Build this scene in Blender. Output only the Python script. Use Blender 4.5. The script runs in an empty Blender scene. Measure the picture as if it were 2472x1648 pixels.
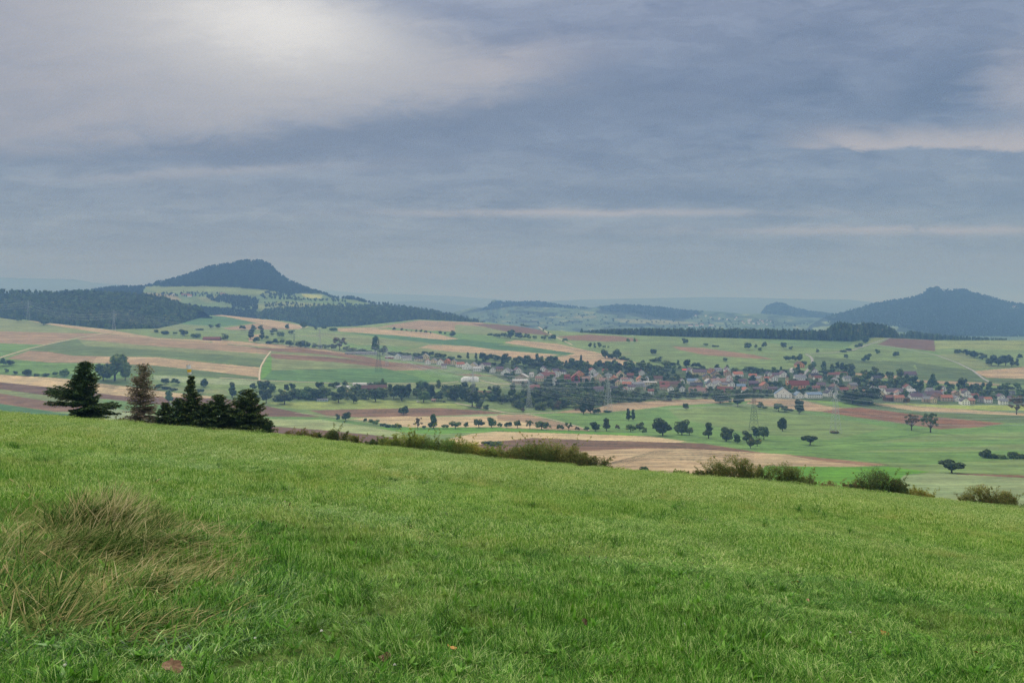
import bpy, math, random
import numpy as np
from mathutils import Vector, Matrix

# ------------------------------------------------------------------ camera, sky, sun, exposure
S = bpy.context.scene
COL = S.collection
F, CX, HY = 2000.0, 1236.0, 745.0          # focal length, centre column and horizon row, in pixels of the 2472 x 1648 photograph
cam_d = bpy.data.cameras.new('camera'); cam = bpy.data.objects.new('camera', cam_d); COL.objects.link(cam)
cam.location = (0, 0, 0); cam.rotation_euler = (math.radians(90), 0, 0)
cam_d.sensor_width = 36; cam_d.lens = F/2472*36; cam_d.shift_y = -(824-HY)/2472
cam_d.clip_start = 0.1; cam_d.clip_end = 60000
S.camera = cam
S.view_settings.view_transform = 'Standard'; S.view_settings.look = 'None'
S.view_settings.gamma = 1; S.view_settings.exposure = EXPOSURE = 0.0
try:
    S.cycles.use_denoising = True; S.cycles.denoiser = 'OPENIMAGEDENOISE'; S.cycles.denoising_prefilter = 'NONE'; S.cycles.volume_bounces = 2; S.cycles.max_bounces = 6; S.cycles.diffuse_bounces = 3
    S.cycles.transparent_max_bounces = 8; S.cycles.sample_clamp_indirect = 4
except Exception: pass

SUN_EL, SUN_AZ = 38, -20       # degrees; azimuth from +Y towards +X
sd = bpy.data.lights.new('sun', 'SUN'); sd.energy = 1.5; sd.angle = math.radians(11); sd.color = (1, .96, .9)
so = bpy.data.objects.new('sun', sd); COL.objects.link(so)
_d = Vector((math.sin(math.radians(SUN_AZ))*math.cos(math.radians(SUN_EL)), math.cos(math.radians(SUN_AZ))*math.cos(math.radians(SUN_EL)), math.sin(math.radians(SUN_EL))))
so.rotation_euler = _d.to_track_quat('Z', 'Y').to_euler()

class NT:
    """tiny expression helper over a node tree"""
    def __init__(s, nt): s.nt = nt
    def n(s, t, **k):
        x = s.nt.nodes.new(t)
        for a, b in k.items(): setattr(x, a, b)
        return x
    def _in(s, sock, v):
        if hasattr(v, 'is_output') or isinstance(v, bpy.types.NodeSocket): s.nt.links.new(v, sock)
        else:
            try: sock.default_value = v
            except Exception: sock.default_value = tuple(v)+(1,)
    def m(s, op, a, b=0.0, c=0.0, clamp=False):
        x = s.n('ShaderNodeMath', operation=op, use_clamp=clamp)
        s._in(x.inputs[0], a); s._in(x.inputs[1], b); s._in(x.inputs[2], c); return x.outputs[0]
    def add(s, a, b): return s.m('ADD', a, b)
    def sub(s, a, b): return s.m('SUBTRACT', a, b)
    def mul(s, a, b): return s.m('MULTIPLY', a, b)
    def div(s, a, b): return s.m('DIVIDE', a, b)
    def ss(s, v, lo, hi):
        x = s.n('ShaderNodeMapRange', interpolation_type='SMOOTHSTEP')
        s._in(x.inputs['Value'], v); x.inputs['From Min'].default_value = lo; x.inputs['From Max'].default_value = hi; return x.outputs[0]
    def mr(s, v, lo, hi, a, b):
        x = s.n('ShaderNodeMapRange'); s._in(x.inputs['Value'], v)
        for k, q in zip(('From Min', 'From Max', 'To Min', 'To Max'), (lo, hi, a, b)): x.inputs[k].default_value = q
        return x.outputs[0]
    def xyz(s, a, b, c):
        x = s.n('ShaderNodeCombineXYZ'); s._in(x.inputs[0], a); s._in(x.inputs[1], b); s._in(x.inputs[2], c); return x.outputs[0]
    def noise(s, vec, scale, detail=4, rough=.5, out=0, dist=0.0):
        x = s.n('ShaderNodeTexNoise'); s._in(x.inputs['Vector'], vec)
        x.inputs['Scale'].default_value = scale; x.inputs['Detail'].default_value = detail
        x.inputs['Roughness'].default_value = rough; x.inputs['Distortion'].default_value = dist; return x.outputs[out]
    def mix(s, f, a, b, bt='MIX'):
        x = s.n('ShaderNodeMix', data_type='RGBA', blend_type=bt); x.clamp_factor = True
        s._in(x.inputs[0], f); s._in(x.inputs[6], a); s._in(x.inputs[7], b); return x.outputs[2]
    def gauss(s, u, v, u0, v0, su, sv, rot=0.0):
        du, dv = s.sub(u, u0), s.sub(v, v0); c, q = math.cos(rot), math.sin(rot)
        a = s.div(s.add(s.mul(du, c), s.mul(dv, q)), su); b = s.div(s.sub(s.mul(dv, c), s.mul(du, q)), sv)
        return s.m('EXPONENT', s.mul(s.add(s.mul(a, a), s.mul(b, b)), -1.0))

def lin(c):
    c = [x/255 for x in c]; return tuple(x/12.92 if x <= .04045 else ((x+.055)/1.055)**2.4 for x in c)

def build_world():
    w = bpy.data.worlds.new('World'); S.world = w; w.use_nodes = True; nt = w.node_tree; nt.nodes.clear(); t = NT(nt)
    tc = t.n('ShaderNodeTexCoord'); sp = t.n('ShaderNodeSeparateXYZ'); nt.links.new(tc.outputs['Generated'], sp.inputs[0])
    x, y, z = sp.outputs
    yy = t.m('MAXIMUM', y, 0.15); u, v = t.div(x, yy), t.div(z, yy)
    el = t.m('MAXIMUM', z, 0.0)
    # cloud-layer coordinates (perspective of a flat cloud deck)
    k = t.add(el, .10); px, py = t.div(x, k), t.div(y, k)
    ca, sa = math.cos(.28), math.sin(.28)
    qx, qy = t.add(t.mul(px, ca), t.mul(py, sa)), t.sub(t.mul(py, ca), t.mul(px, sa))
    deck = t.xyz(t.mul(qx, .42), t.mul(qy, .9), 0.0)
    n1 = t.noise(deck, 1.1, 7, .52, dist=.35); n2 = t.noise(t.xyz(t.mul(qx, .9), t.mul(qy, 1.2), 7.0), 2.6, 7, .6, dist=.3)
    n3 = t.noise(t.xyz(t.mul(u, 1.5), t.mul(v, 7.0), 3.0), 2.2, 6, .55, dist=.4)
    w1 = t.noise(t.xyz(t.mul(u, 2.2), t.mul(v, 6.0), 1.0), 2.0, 7, .58, dist=.3)
    wn = t.sub(w1, .5)
    # base colours by height
    r = t.n('ShaderNodeValToRGB'); nt.links.new(el, r.inputs[0]); e = r.color_ramp.elements
    stops = [(0, SKY_H0), (.045, SKY_H1), (.10, SKY_M1), (.2, SKY_M2), (.34, SKY_T), (.52, SKY_Z1), (1, SKY_Z2)]
    e[0].position, e[0].color = 0, (*stops[0][1], 1); e[1].position, e[1].color = 1, (*stops[-1][1], 1)
    for p_, c_ in stops[1:-1]:
        q = e.new(p_); q.color = (*c_, 1)
    base = r.outputs[0]
    # bright veil above the line climbing to the upper right
    fine = t.sub(t.noise(t.xyz(t.mul(t.add(u, t.mul(v, .9)), 5.0), t.mul(t.sub(v, t.mul(u, .10)), 22.0), 5.0), 2.0, 8, .62, dist=.5), .5)
    wisp = t.sub(t.noise(t.xyz(t.mul(u, 9.0), t.mul(v, 26.0), 9.0), 1.6, 8, .6, dist=.8), .5)
    vb = t.add(t.add(.262, t.mul(u, .19)), t.mul(t.mul(u, u), .10))
    dv = t.add(t.sub(v, vb), t.add(t.mul(wn, .07), t.mul(wisp, .07)))
    ue = t.add(-.20, t.mul(t.sub(.37, v), 3.1))
    veil = t.mul(t.ss(dv, -.024, .036), t.ss(t.add(t.sub(ue, u), t.mul(fine, .25)), -.10, .16))
    glow = t.gauss(u, t.add(v, t.mul(wn, .03)), -.30, .36, .24, .11, -.10)
    glow2 = t.gauss(t.add(u, t.mul(fine, .12)), t.add(v, t.mul(wisp, .05)), -.28, .345, .11, .045, -.15)
    under = t.mul(t.gauss(u, t.sub(v, vb), -.12, -.022, .55, .026), t.ss(wn, -.35, .15))
    dark = t.gauss(t.add(u, t.mul(fine, .2)), t.add(v, t.mul(wisp, .03)), .12, .232, .42, .030, .06)
    dark2 = t.gauss(t.add(u, t.mul(fine, .15)), t.add(v, t.mul(wisp, .06)), .52, .270, .075, .032, .45)
    dark5 = t.gauss(t.add(u, t.mul(fine, .15)), t.add(v, t.mul(wisp, .06)), .36, .268, .06, .012, .2)
    dark6 = t.gauss(u, t.add(v, t.mul(wisp, .04)), .36, .335, .06, .010, .1)
    dark3 = t.gauss(t.add(u, t.mul(fine, .2)), t.add(v, t.mul(wisp, .015)), .42, .137, .40, .016, .0)
    dark4 = t.gauss(t.add(u, t.mul(fine, .2)), t.add(v, t.mul(wisp, .03)), -.45, .188, .26, .018, .05)
    l1d = t.add(t.sub(v, .192), t.add(t.mul(wisp, .022), t.mul(fine, .012)))
    lite1 = t.mul(t.mul(t.ss(l1d, -.002, .005), t.ss(l1d, .040, .004)), t.ss(t.add(u, t.mul(wisp, .12)), .30, .42))
    lite2 = t.mul(t.gauss(u, t.add(v, t.mul(wisp, .010)), .10, .1155, .24, .0045, 0), t.ss(fine, -.25, .05))
    lite3 = t.mul(t.gauss(u, t.add(v, t.mul(wisp, .010)), .50, .0945, .26, .0055, 0), t.ss(fine, -.25, .05))
    lite4 = t.gauss(t.add(u, t.mul(fine, .1)), t.add(v, t.mul(wisp, .05)), .0, .298, .10, .022, .15)
    lite5 = t.gauss(t.add(u, t.mul(fine, .1)), t.add(v, t.mul(wisp, .05)), .63, .27, .05, .05, .2)
    lite6 = t.gauss(t.add(u, t.mul(fine, .2)), t.add(v, t.mul(wisp, .02)), -.36, .165, .16, .006, .05)
    low = t.ss(v, .03, .12)
    c = t.mix(t.mul(t.ss(n1, .42, .58), .45), base, t.mix(1.0, base, (1.28, 1.25, 1.2), 'MULTIPLY'))
    c = t.mix(t.mul(t.mul(t.ss(n2, .46, .57), .50), low), c, t.mix(1.0, c, (.76, .80, .87), 'MULTIPLY'))
    c = t.mix(t.mul(t.mul(t.ss(fine, -.01, .08), .50), low), c, t.mix(1.0, c, (1.22, 1.2, 1.16), 'MULTIPLY'))
    c = t.mix(t.mul(t.mul(t.ss(wisp, .0, .12), .42), low), c, t.mix(1.0, c, (.80, .83, .88), 'MULTIPLY'))
    dk = t.m('MINIMUM', t.add(t.add(t.add(t.mul(dark, .60), t.mul(dark2, .95)), t.add(t.mul(dark3, .60), t.mul(dark4, .45))), t.add(t.mul(under, .75), t.add(t.mul(dark5, .7), t.mul(dark6, .4)))), 1.0)
    c = t.mix(t.mul(dk, .72), c, lin((100, 118, 148)))
    c = t.mix(t.mul(veil, t.add(.80, t.mul(fine, 1.0))), c, lin((158, 161, 175)))
    c = t.mix(t.mul(t.mul(glow, .80), t.add(.12, t.mul(veil, .9))), c, lin((206, 208, 212)))
    c = t.mix(t.mul(glow2, .80), c, lin((232, 233, 235)))
    lt = t.m('MINIMUM', t.add(t.add(t.add(t.mul(lite1, .95), t.mul(lite2, .75)), t.mul(lite6, .35)), t.add(t.add(t.mul(lite3, .8), t.mul(lite5, .55)), t.mul(lite4, .5))), 1.0)
    c = t.mix(t.mul(lt, .95), c, lin((184, 182, 190)))
    bg2 = t.n('ShaderNodeBackground'); nt.links.new(c, bg2.inputs[0]); bg2.inputs[1].default_value = 1.0
    sky = t.n('ShaderNodeTexSky'); sky.sky_type = 'NISHITA'; sky.sun_disc = False
    sky.sun_elevation = math.radians(SUN_EL); sky.sun_rotation = math.radians(SUN_AZ); sky.dust_density = 3
    bg1 = t.n('ShaderNodeBackground'); nt.links.new(sky.outputs[0], bg1.inputs[0]); bg1.inputs[1].default_value = .05
    mx = t.n('ShaderNodeMixShader'); mx.inputs[0].default_value = .93          # thick overcast: little of the clear sky shows
    nt.links.new(bg1.outputs[0], mx.inputs[1]); nt.links.new(bg2.outputs[0], mx.inputs[2])
    o = t.n('ShaderNodeOutputWorld'); nt.links.new(mx.outputs[0], o.inputs[0])
SKY_H0 = lin((136, 146, 156)); SKY_H1 = lin((138, 149, 162)); SKY_M1 = lin((132, 146, 166)); SKY_M2 = lin((124, 140, 167))
SKY_T = lin((134, 147, 174)); SKY_Z1 = (.9, .92, .96); SKY_Z2 = (1.6, 1.6, 1.6)
build_world()

# ------------------------------------------------------------------ helpers
RG = np.random.default_rng(7)
def tag(o, label=None, cat=None, group=None, kind=None):
    if label: o['label'] = label
    if cat: o['category'] = cat
    if group: o['group'] = group
    if kind: o['kind'] = kind
    return o
def empty(name, loc=(0, 0, 0), rz=0.0):
    o = bpy.data.objects.new(name, None); COL.objects.link(o); o.location = loc; o.rotation_euler = (0, 0, rz)
    o.empty_display_size = .5; return o
def me_np(name, V, loops, sizes, mat=None, attrs=None, smooth=False, mats=None, mi=None):
    """mesh from numpy: V (n,3), loops flat vertex indices, sizes per face; attrs {name: (n,) float or (n,3) colour}"""
    me = bpy.data.meshes.new(name); V = np.asarray(V, np.float32)
    loops = np.asarray(loops, np.int32); sizes = np.asarray(sizes, np.int32)
    me.vertices.add(len(V)); me.vertices.foreach_set('co', V.ravel())
    me.loops.add(len(loops)); me.loops.foreach_set('vertex_index', loops)
    me.polygons.add(len(sizes)); st = np.zeros(len(sizes), np.int32); st[1:] = np.cumsum(sizes)[:-1]
    me.polygons.foreach_set('loop_start', st)
    if mi is not None: me.polygons.foreach_set('material_index', np.asarray(mi, np.int32))
    me.update(calc_edges=True)
    me.polygons.foreach_set('use_smooth', np.full(len(sizes), smooth))
    for k, a in (attrs or {}).items():
        a = np.asarray(a, np.float32)
        if a.ndim == 1: me.attributes.new(k, 'FLOAT', 'POINT').data.foreach_set('value', a)
        else:
            a4 = np.ones((len(a), 4), np.float32); a4[:, :3] = a
            me.attributes.new(k, 'FLOAT_COLOR', 'POINT').data.foreach_set('color', a4.ravel())
    for q in (mats or ([mat] if mat else [])): me.materials.append(q)
    return me
def link(name, me, parent=None, loc=None):
    o = bpy.data.objects.new(name, me); COL.objects.link(o)
    if parent: o.parent = parent
    if loc is not None: o.location = loc
    return o
class MB:
    """collects simple solids into one mesh"""
    def __init__(s): s.v = []; s.f = []
    def poly(s, vs, fs):
        b = len(s.v); s.v += [tuple(p) for p in vs]; s.f += [[i+b for i in f] for f in fs]; return s
    def box(s, x0, y0, z0, x1, y1, z1):
        return s.poly([(x0,y0,z0),(x1,y0,z0),(x1,y1,z0),(x0,y1,z0),(x0,y0,z1),(x1,y0,z1),(x1,y1,z1),(x0,y1,z1)],
                      [(0,3,2,1),(4,5,6,7),(0,1,5,4),(1,2,6,5),(2,3,7,6),(3,0,4,7)])
    def tube(s, pts, radii, n=6, cap=True):
        pts = [Vector(p) for p in pts]; rings = []; b = len(s.v)
        if not hasattr(radii, '__len__'): radii = [radii]*len(pts)
        for i, p in enumerate(pts):
            d = (pts[min(i+1, len(pts)-1)]-pts[max(i-1, 0)]).normalized()
            a = d.orthogonal().normalized() if abs(d.z) > .95 else d.cross(Vector((0, 0, 1))).normalized()
            c = d.cross(a)
            for j in range(n):
                t = 2*math.pi*j/n; s.v.append(tuple(p+(a*math.cos(t)+c*math.sin(t))*radii[i]))
        for i in range(len(pts)-1):
            for j in range(n):
                k = (j+1) % n; s.f.append([b+i*n+j, b+i*n+k, b+(i+1)*n+k, b+(i+1)*n+j])
        if cap: s.f.append([b+j for j in range(n)][::-1]); s.f.append([b+(len(pts)-1)*n+j for j in range(n)])
        return s
    def mesh(s, name, mat, smooth=False):
        me = bpy.data.meshes.new(name); me.from_pydata(s.v, [], s.f)
        if mat: me.materials.append(mat)
        if smooth: me.polygons.foreach_set('use_smooth', [True]*len(s.f))
        return me
    def build(s, name, mat, parent=None, smooth=False): return link(name, s.mesh(name, mat, smooth), parent)

MATS = {}
def mat(name, col, rough=.85, var=.12, scale=.6, spec=.25, attr=None, metallic=0.0):
    """plain surface: colour with world-space mottling"""
    if name in MATS: return MATS[name]
    m = bpy.data.materials.new(name); m.use_nodes = True; nt = m.node_tree; t = NT(nt); b = nt.nodes['Principled BSDF']
    g = t.n('ShaderNodeNewGeometry'); n = t.noise(g.outputs['Position'], scale, 5, .6)
    oi = t.n('ShaderNodeObjectInfo')
    f = t.add(t.mr(n, .3, .7, 1-var, 1+var), t.mul(t.sub(oi.outputs['Random'], .5), var))
    c = t.mix(1.0, (*lin(col), 1), t.xyz(f, f, f), 'MULTIPLY')
    nt.links.new(c, b.inputs['Base Color']); b.inputs['Roughness'].default_value = rough
    b.inputs['Specular IOR Level'].default_value = spec; b.inputs['Metallic'].default_value = metallic
    MATS[name] = m; return m
def leafmat(name, c0, c1, c2=None, rnd=.35, rough=.7, trans=.0):
    """foliage: colour runs c0..c1 by the leaf's own 'rnd' value, c2 = odd leaves, per-plant brightness"""
    if name in MATS: return MATS[name]
    m = bpy.data.materials.new(name); m.use_nodes = True; nt = m.node_tree; t = NT(nt); b = nt.nodes['Principled BSDF']
    a = t.n('ShaderNodeAttribute'); a.attribute_name = 'rnd'
    oi = t.n('ShaderNodeObjectInfo')
    c = t.mix(a.outputs['Fac'], (*lin(c0), 1), (*lin(c1), 1))
    if c2: c = t.mix(t.mul(t.ss(a.outputs['Fac'], .86, .9), 1.0), c, (*lin(c2), 1))
    f = t.mr(oi.outputs['Random'], 0, 1, 1-rnd, 1+rnd); h = t.mr(t.m('FRACT', t.mul(oi.outputs['Random'], 7.31)), 0, 1, .88, 1.16)
    c = t.mix(1.0, c, t.xyz(t.mul(f, h), f, t.mul(f, .97)), 'MULTIPLY')
    nt.links.new(c, b.inputs['Base Color']); b.inputs['Roughness'].default_value = rough
    b.inputs['Specular IOR Level'].default_value = .18
    if trans:
        tr = t.n('ShaderNodeBsdfTranslucent'); nt.links.new(c, tr.inputs[0]); mx = t.n('ShaderNodeMixShader'); mx.inputs[0].default_value = trans
        nt.links.new(b.outputs[0], mx.inputs[1]); nt.links.new(tr.outputs[0], mx.inputs[2])
        nt.links.new(mx.outputs[0], nt.nodes['Material Output'].inputs[0])
    MATS[name] = m; return m

def instancer(name, P, protos, rot=None, scale=None, idx=None, seed=0):
    """ONE object whose geometry nodes stand prototype meshes on points"""
    rg = np.random.default_rng(seed); n = len(P)
    me = bpy.data.meshes.new(name); me.vertices.add(n); me.vertices.foreach_set('co', np.asarray(P, np.float32).ravel())
    if rot is None: rot = np.zeros((n, 3)); rot[:, 2] = rg.uniform(0, 6.283, n)
    if scale is None: scale = np.ones((n, 3))
    if idx is None: idx = rg.integers(0, len(protos), n)
    me.attributes.new('rot', 'FLOAT_VECTOR', 'POINT').data.foreach_set('vector', np.asarray(rot, np.float32).ravel())
    me.attributes.new('scl', 'FLOAT_VECTOR', 'POINT').data.foreach_set('vector', np.asarray(scale, np.float32).ravel())
    me.attributes.new('idx', 'INT', 'POINT').data.foreach_set('value', np.asarray(idx, np.int32))
    c = bpy.data.collections.new(name+'_kinds')
    for i, p in enumerate(protos):
        o = bpy.data.objects.new('%s_kind_%03d' % (name, i), p); c.objects.link(o)
    ng = bpy.data.node_groups.new(name, 'GeometryNodeTree')
    ng.interface.new_socket('Geometry', in_out='INPUT', socket_type='NodeSocketGeometry')
    ng.interface.new_socket('Geometry', in_out='OUTPUT', socket_type='NodeSocketGeometry')
    N, L = ng.nodes, ng.links
    gi, go = N.new('NodeGroupInput'), N.new('NodeGroupOutput'); ci = N.new('GeometryNodeCollectionInfo')
    ci.inputs['Collection'].default_value = c; ci.inputs['Separate Children'].default_value = True; ci.inputs['Reset Children'].default_value = True
    ip = N.new('GeometryNodeInstanceOnPoints'); L.new(gi.outputs[0], ip.inputs['Points']); L.new(ci.outputs[0], ip.inputs['Instance'])
    ip.inputs['Pick Instance'].default_value = True
    def na(nm, tp):
        a = N.new('GeometryNodeInputNamedAttribute'); a.data_type = tp; a.inputs[0].default_value = nm
        return [o_ for o_ in a.outputs if o_.enabled][0]
    L.new(na('idx', 'INT'), ip.inputs['Instance Index']); L.new(na('scl', 'FLOAT_VECTOR'), ip.inputs['Scale'])
    L.new(na('rot', 'FLOAT_VECTOR'), ip.inputs['Rotation']); L.new(ip.outputs[0], go.inputs[0])
    o = link(name, me); md = o.modifiers.new('scatter', 'NODES'); md.node_group = ng
    return o

# ------------------------------------------------------------------ where things stand: the lie of the land
def T(k, x, y):
    ox, oy, s = {1: (0, 600, 3.408), 2: (600, 600, 3.408), 3: (1200, 680, 3.408), 4: (1800, 680, 3.409), 5: (1500, 940, 2.42),
                 6: (1180, 860, 5.88), 7: (1560, 860, 5.6), 8: (1960, 860, 4.594), 9: (900, 830, 5.88), 10: (560, 770, 5.88), 0: (0, 0, 1)}[k]
    return ox+x/s, oy+y/s
def poly(k, pts):
    out = []
    for p in pts:
        if len(p) == 3: out.append(T(p[0], p[1], p[2]))
        else: out.append(T(k, *p))
    return np.array(out)
ED = np.array([(-700, 925), (-300, 968), (0, 1001), (126, 1011), (250, 1020), (400, 1035), (520, 1046), (662, 1054), (800, 1070), (946, 1088), (1200, 1115), (1461, 1138),
               (1620, 1149), (1787, 1163), (2000, 1184), (2207, 1208), (2472, 1234), (2800, 1275), (3300, 1340)], float)
def edge(px): return np.interp(px, ED[:, 0], ED[:, 1])
_EX = np.arange(-7000, 9600, 10.0); _EY = np.interp(_EX, ED[:, 0], ED[:, 1]); _ker = np.hanning(25); _ker /= _ker.sum()
_EYs = np.convolve(np.pad(_EY, 12, 'edge'), _ker, 'valid')
def edge_s(px): return np.interp(px, _EX, _EYs)
KF, OFF = .00033, 40.0
def D_fg(px, py): return 1/(KF*np.maximum(py-(edge_s(px)-OFF), 1.0))
DE = 1/(KF*OFF)
YD = np.array([(745, 3900), (765, 3300), (775, 3100), (795, 2750), (815, 2450), (840, 2150), (870, 1900), (900, 1720), (930, 1550), (960, 1400),
               (1000, 1230), (1050, 950), (1100, 700), (1150, 520), (1200, 390), (1250, 300), (1400, 200)], float)
_yy = np.arange(740, 1401, 1.0); _ll = np.log(np.interp(_yy, YD[:, 0], YD[:, 1])); _k2 = np.hanning(31); _k2 /= _k2.sum()
_ls = np.convolve(np.pad(_ll, 15, 'edge'), _k2, 'valid')
def sst(a, b, x): t = np.clip((x-a)/(b-a), 0, 1); return t*t*(3-2*t)
def D_val(px, py):
    px = np.asarray(px, float); py = np.asarray(py, float)
    g = 1-.15*(1-sst(350, 1150, px))*(1-sst(800, 1060, py))
    return np.exp(np.interp(py, _yy, _ls))*g
TOP = np.array([(-900, 750), (-300, 757), (0, 767), (35, 772), (56, 771), (117, 779), (264, 795), (380, 793), (440, 780), (499, 762), (535, 760), (620, 769), (700, 776),
                (735, 785), (760, 790), (860, 787), (1010, 771), (1180, 779), (1230, 784), (1300, 795), (1400, 802), (1500, 808), (1700, 814), (1860, 818),
                (2061, 824), (2100, 814), (2149, 815), (2255, 821), (2472, 821), (3300, 824)], float)
def top(px): return np.interp(px, TOP[:, 0], TOP[:, 1])
def W3(px, py, D):
    """world point seen at photo pixel (px, py) at forward distance D"""
    px, py, D = np.broadcast_arrays(np.asarray(px, float), np.asarray(py, float), np.asarray(D, float))
    return np.stack([(px-CX)/F*D, D, (HY-py)/F*D], -1)
def inpoly(px, py, P):
    r = np.zeros(px.shape, bool); x0, y0 = P.min(0); x1, y1 = P.max(0)
    m = (px >= x0) & (px <= x1) & (py >= y0) & (py <= y1)
    X, Y = px[m], py[m]; q = np.zeros(X.shape, bool); n = len(P)
    for i in range(n):
        xa, ya = P[i]; xb, yb = P[(i+1) % n]
        if ya == yb: continue
        c = ((ya > Y) != (yb > Y)) & (X < (xb-xa)*(Y-ya)/(yb-ya)+xa); q ^= c
    r[m] = q; return r
def line_mask(px, py, P, w):
    r = np.zeros(px.shape, bool)
    for (xa, ya), (xb, yb) in zip(P[:-1], P[1:]):
        x0, x1 = min(xa, xb)-w-1, max(xa, xb)+w+1; y0, y1 = min(ya, yb)-w-1, max(ya, yb)+w+1
        m = (px >= x0) & (px <= x1) & (py >= y0) & (py <= y1)
        dx, dy = xb-xa, yb-ya; L = dx*dx+dy*dy+1e-9
        t = np.clip(((px[m]-xa)*dx+(py[m]-ya)*dy)/L, 0, 1)
        r[m] |= np.hypot(px[m]-xa-t*dx, py[m]-ya-t*dy) < w
    return r
def grid_faces(nr, nc):
    i = np.arange(nr-1)[:, None]*nc+np.arange(nc-1)[None, :]
    q = np.stack([i, i+1, i+nc+1, i+nc], -1).reshape(-1, 4); return q.ravel(), np.full(len(q), 4)
def vnoise(x, y, seed=0):
    """smooth value noise, -1..1"""
    rs = np.random.default_rng(seed).uniform(-1, 1, (64, 64)); xi, yi = np.floor(x).astype(int), np.floor(y).astype(int)
    fx, fy = x-xi, y-yi; fx = fx*fx*(3-2*fx); fy = fy*fy*(3-2*fy); g = lambda a, b: rs[a % 64, b % 64]
    return (g(xi, yi)*(1-fx)+g(xi+1, yi)*fx)*(1-fy)+(g(xi, yi+1)*(1-fx)+g(xi+1, yi+1)*fx)*fy
# ------------------------------------------------------------------ ground material and the field pattern
def ground_mat(name, streak=1.0, scale=.035):
    m = bpy.data.materials.new(name); m.use_nodes = True; nt = m.node_tree; t = NT(nt); b = nt.nodes['Principled BSDF']
    a = t.n('ShaderNodeAttribute'); a.attribute_name = 'col'; g = t.n('ShaderNodeNewGeometry'); P = g.outputs['Position']
    sp = t.n('ShaderNodeSeparateXYZ'); nt.links.new(P, sp.inputs[0])
    n1 = t.noise(P, scale, 6, .6); n2 = t.noise(P, scale*7, 4, .6)
    n3 = t.noise(t.xyz(t.mul(sp.outputs[0], .12), sp.outputs[1], 0.0), .05, 5, .6)       # drilling rows run across the slope
    row = t.noise(t.xyz(t.mul(sp.outputs[0], .02), t.add(sp.outputs[1], t.mul(n1, 40.0)), 3.0), .16, 2, .5)
    f = t.mul(t.mul(t.mr(n1, .25, .75, .72, 1.28), t.mr(n2, .3, .7, .80, 1.20)), t.mul(t.mr(n3, .3, .7, .78, 1.22), t.mr(row, .35, .65, .84, 1.16)))
    h = t.mr(t.noise(P, scale*.6, 4, .6), .3, .7, .93, 1.07)
    c = t.mix(1.0, a.outputs['Color'], t.xyz(t.mul(f, h), f, t.mul(f, .98)), 'MULTIPLY')
    nt.links.new(c, b.inputs['Base Color']); b.inputs['Roughness'].default_value = .95; b.inputs['Specular IOR Level'].default_value = .1
    return m
GSC = .76
def fc(*c): return np.array(lin(c))*GSC
G1, G2, G3 = fc(124, 146, 88), fc(112, 146, 78), fc(84, 124, 78)
TAN, PB, BR, BRD = fc(186, 162, 128), fc(164, 140, 112), fc(138, 108, 86), fc(120, 94, 78)
MZ, ST, OL, YG = fc(104, 124, 78), fc(202, 180, 140), fc(134, 146, 96), fc(166, 178, 92)
PALE, LUSH, VIL = fc(156, 170, 128), fc(104, 156, 50), fc(80, 98, 62)
RED, DRK = fc(146, 106, 82), fc(60, 84, 58)
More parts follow.
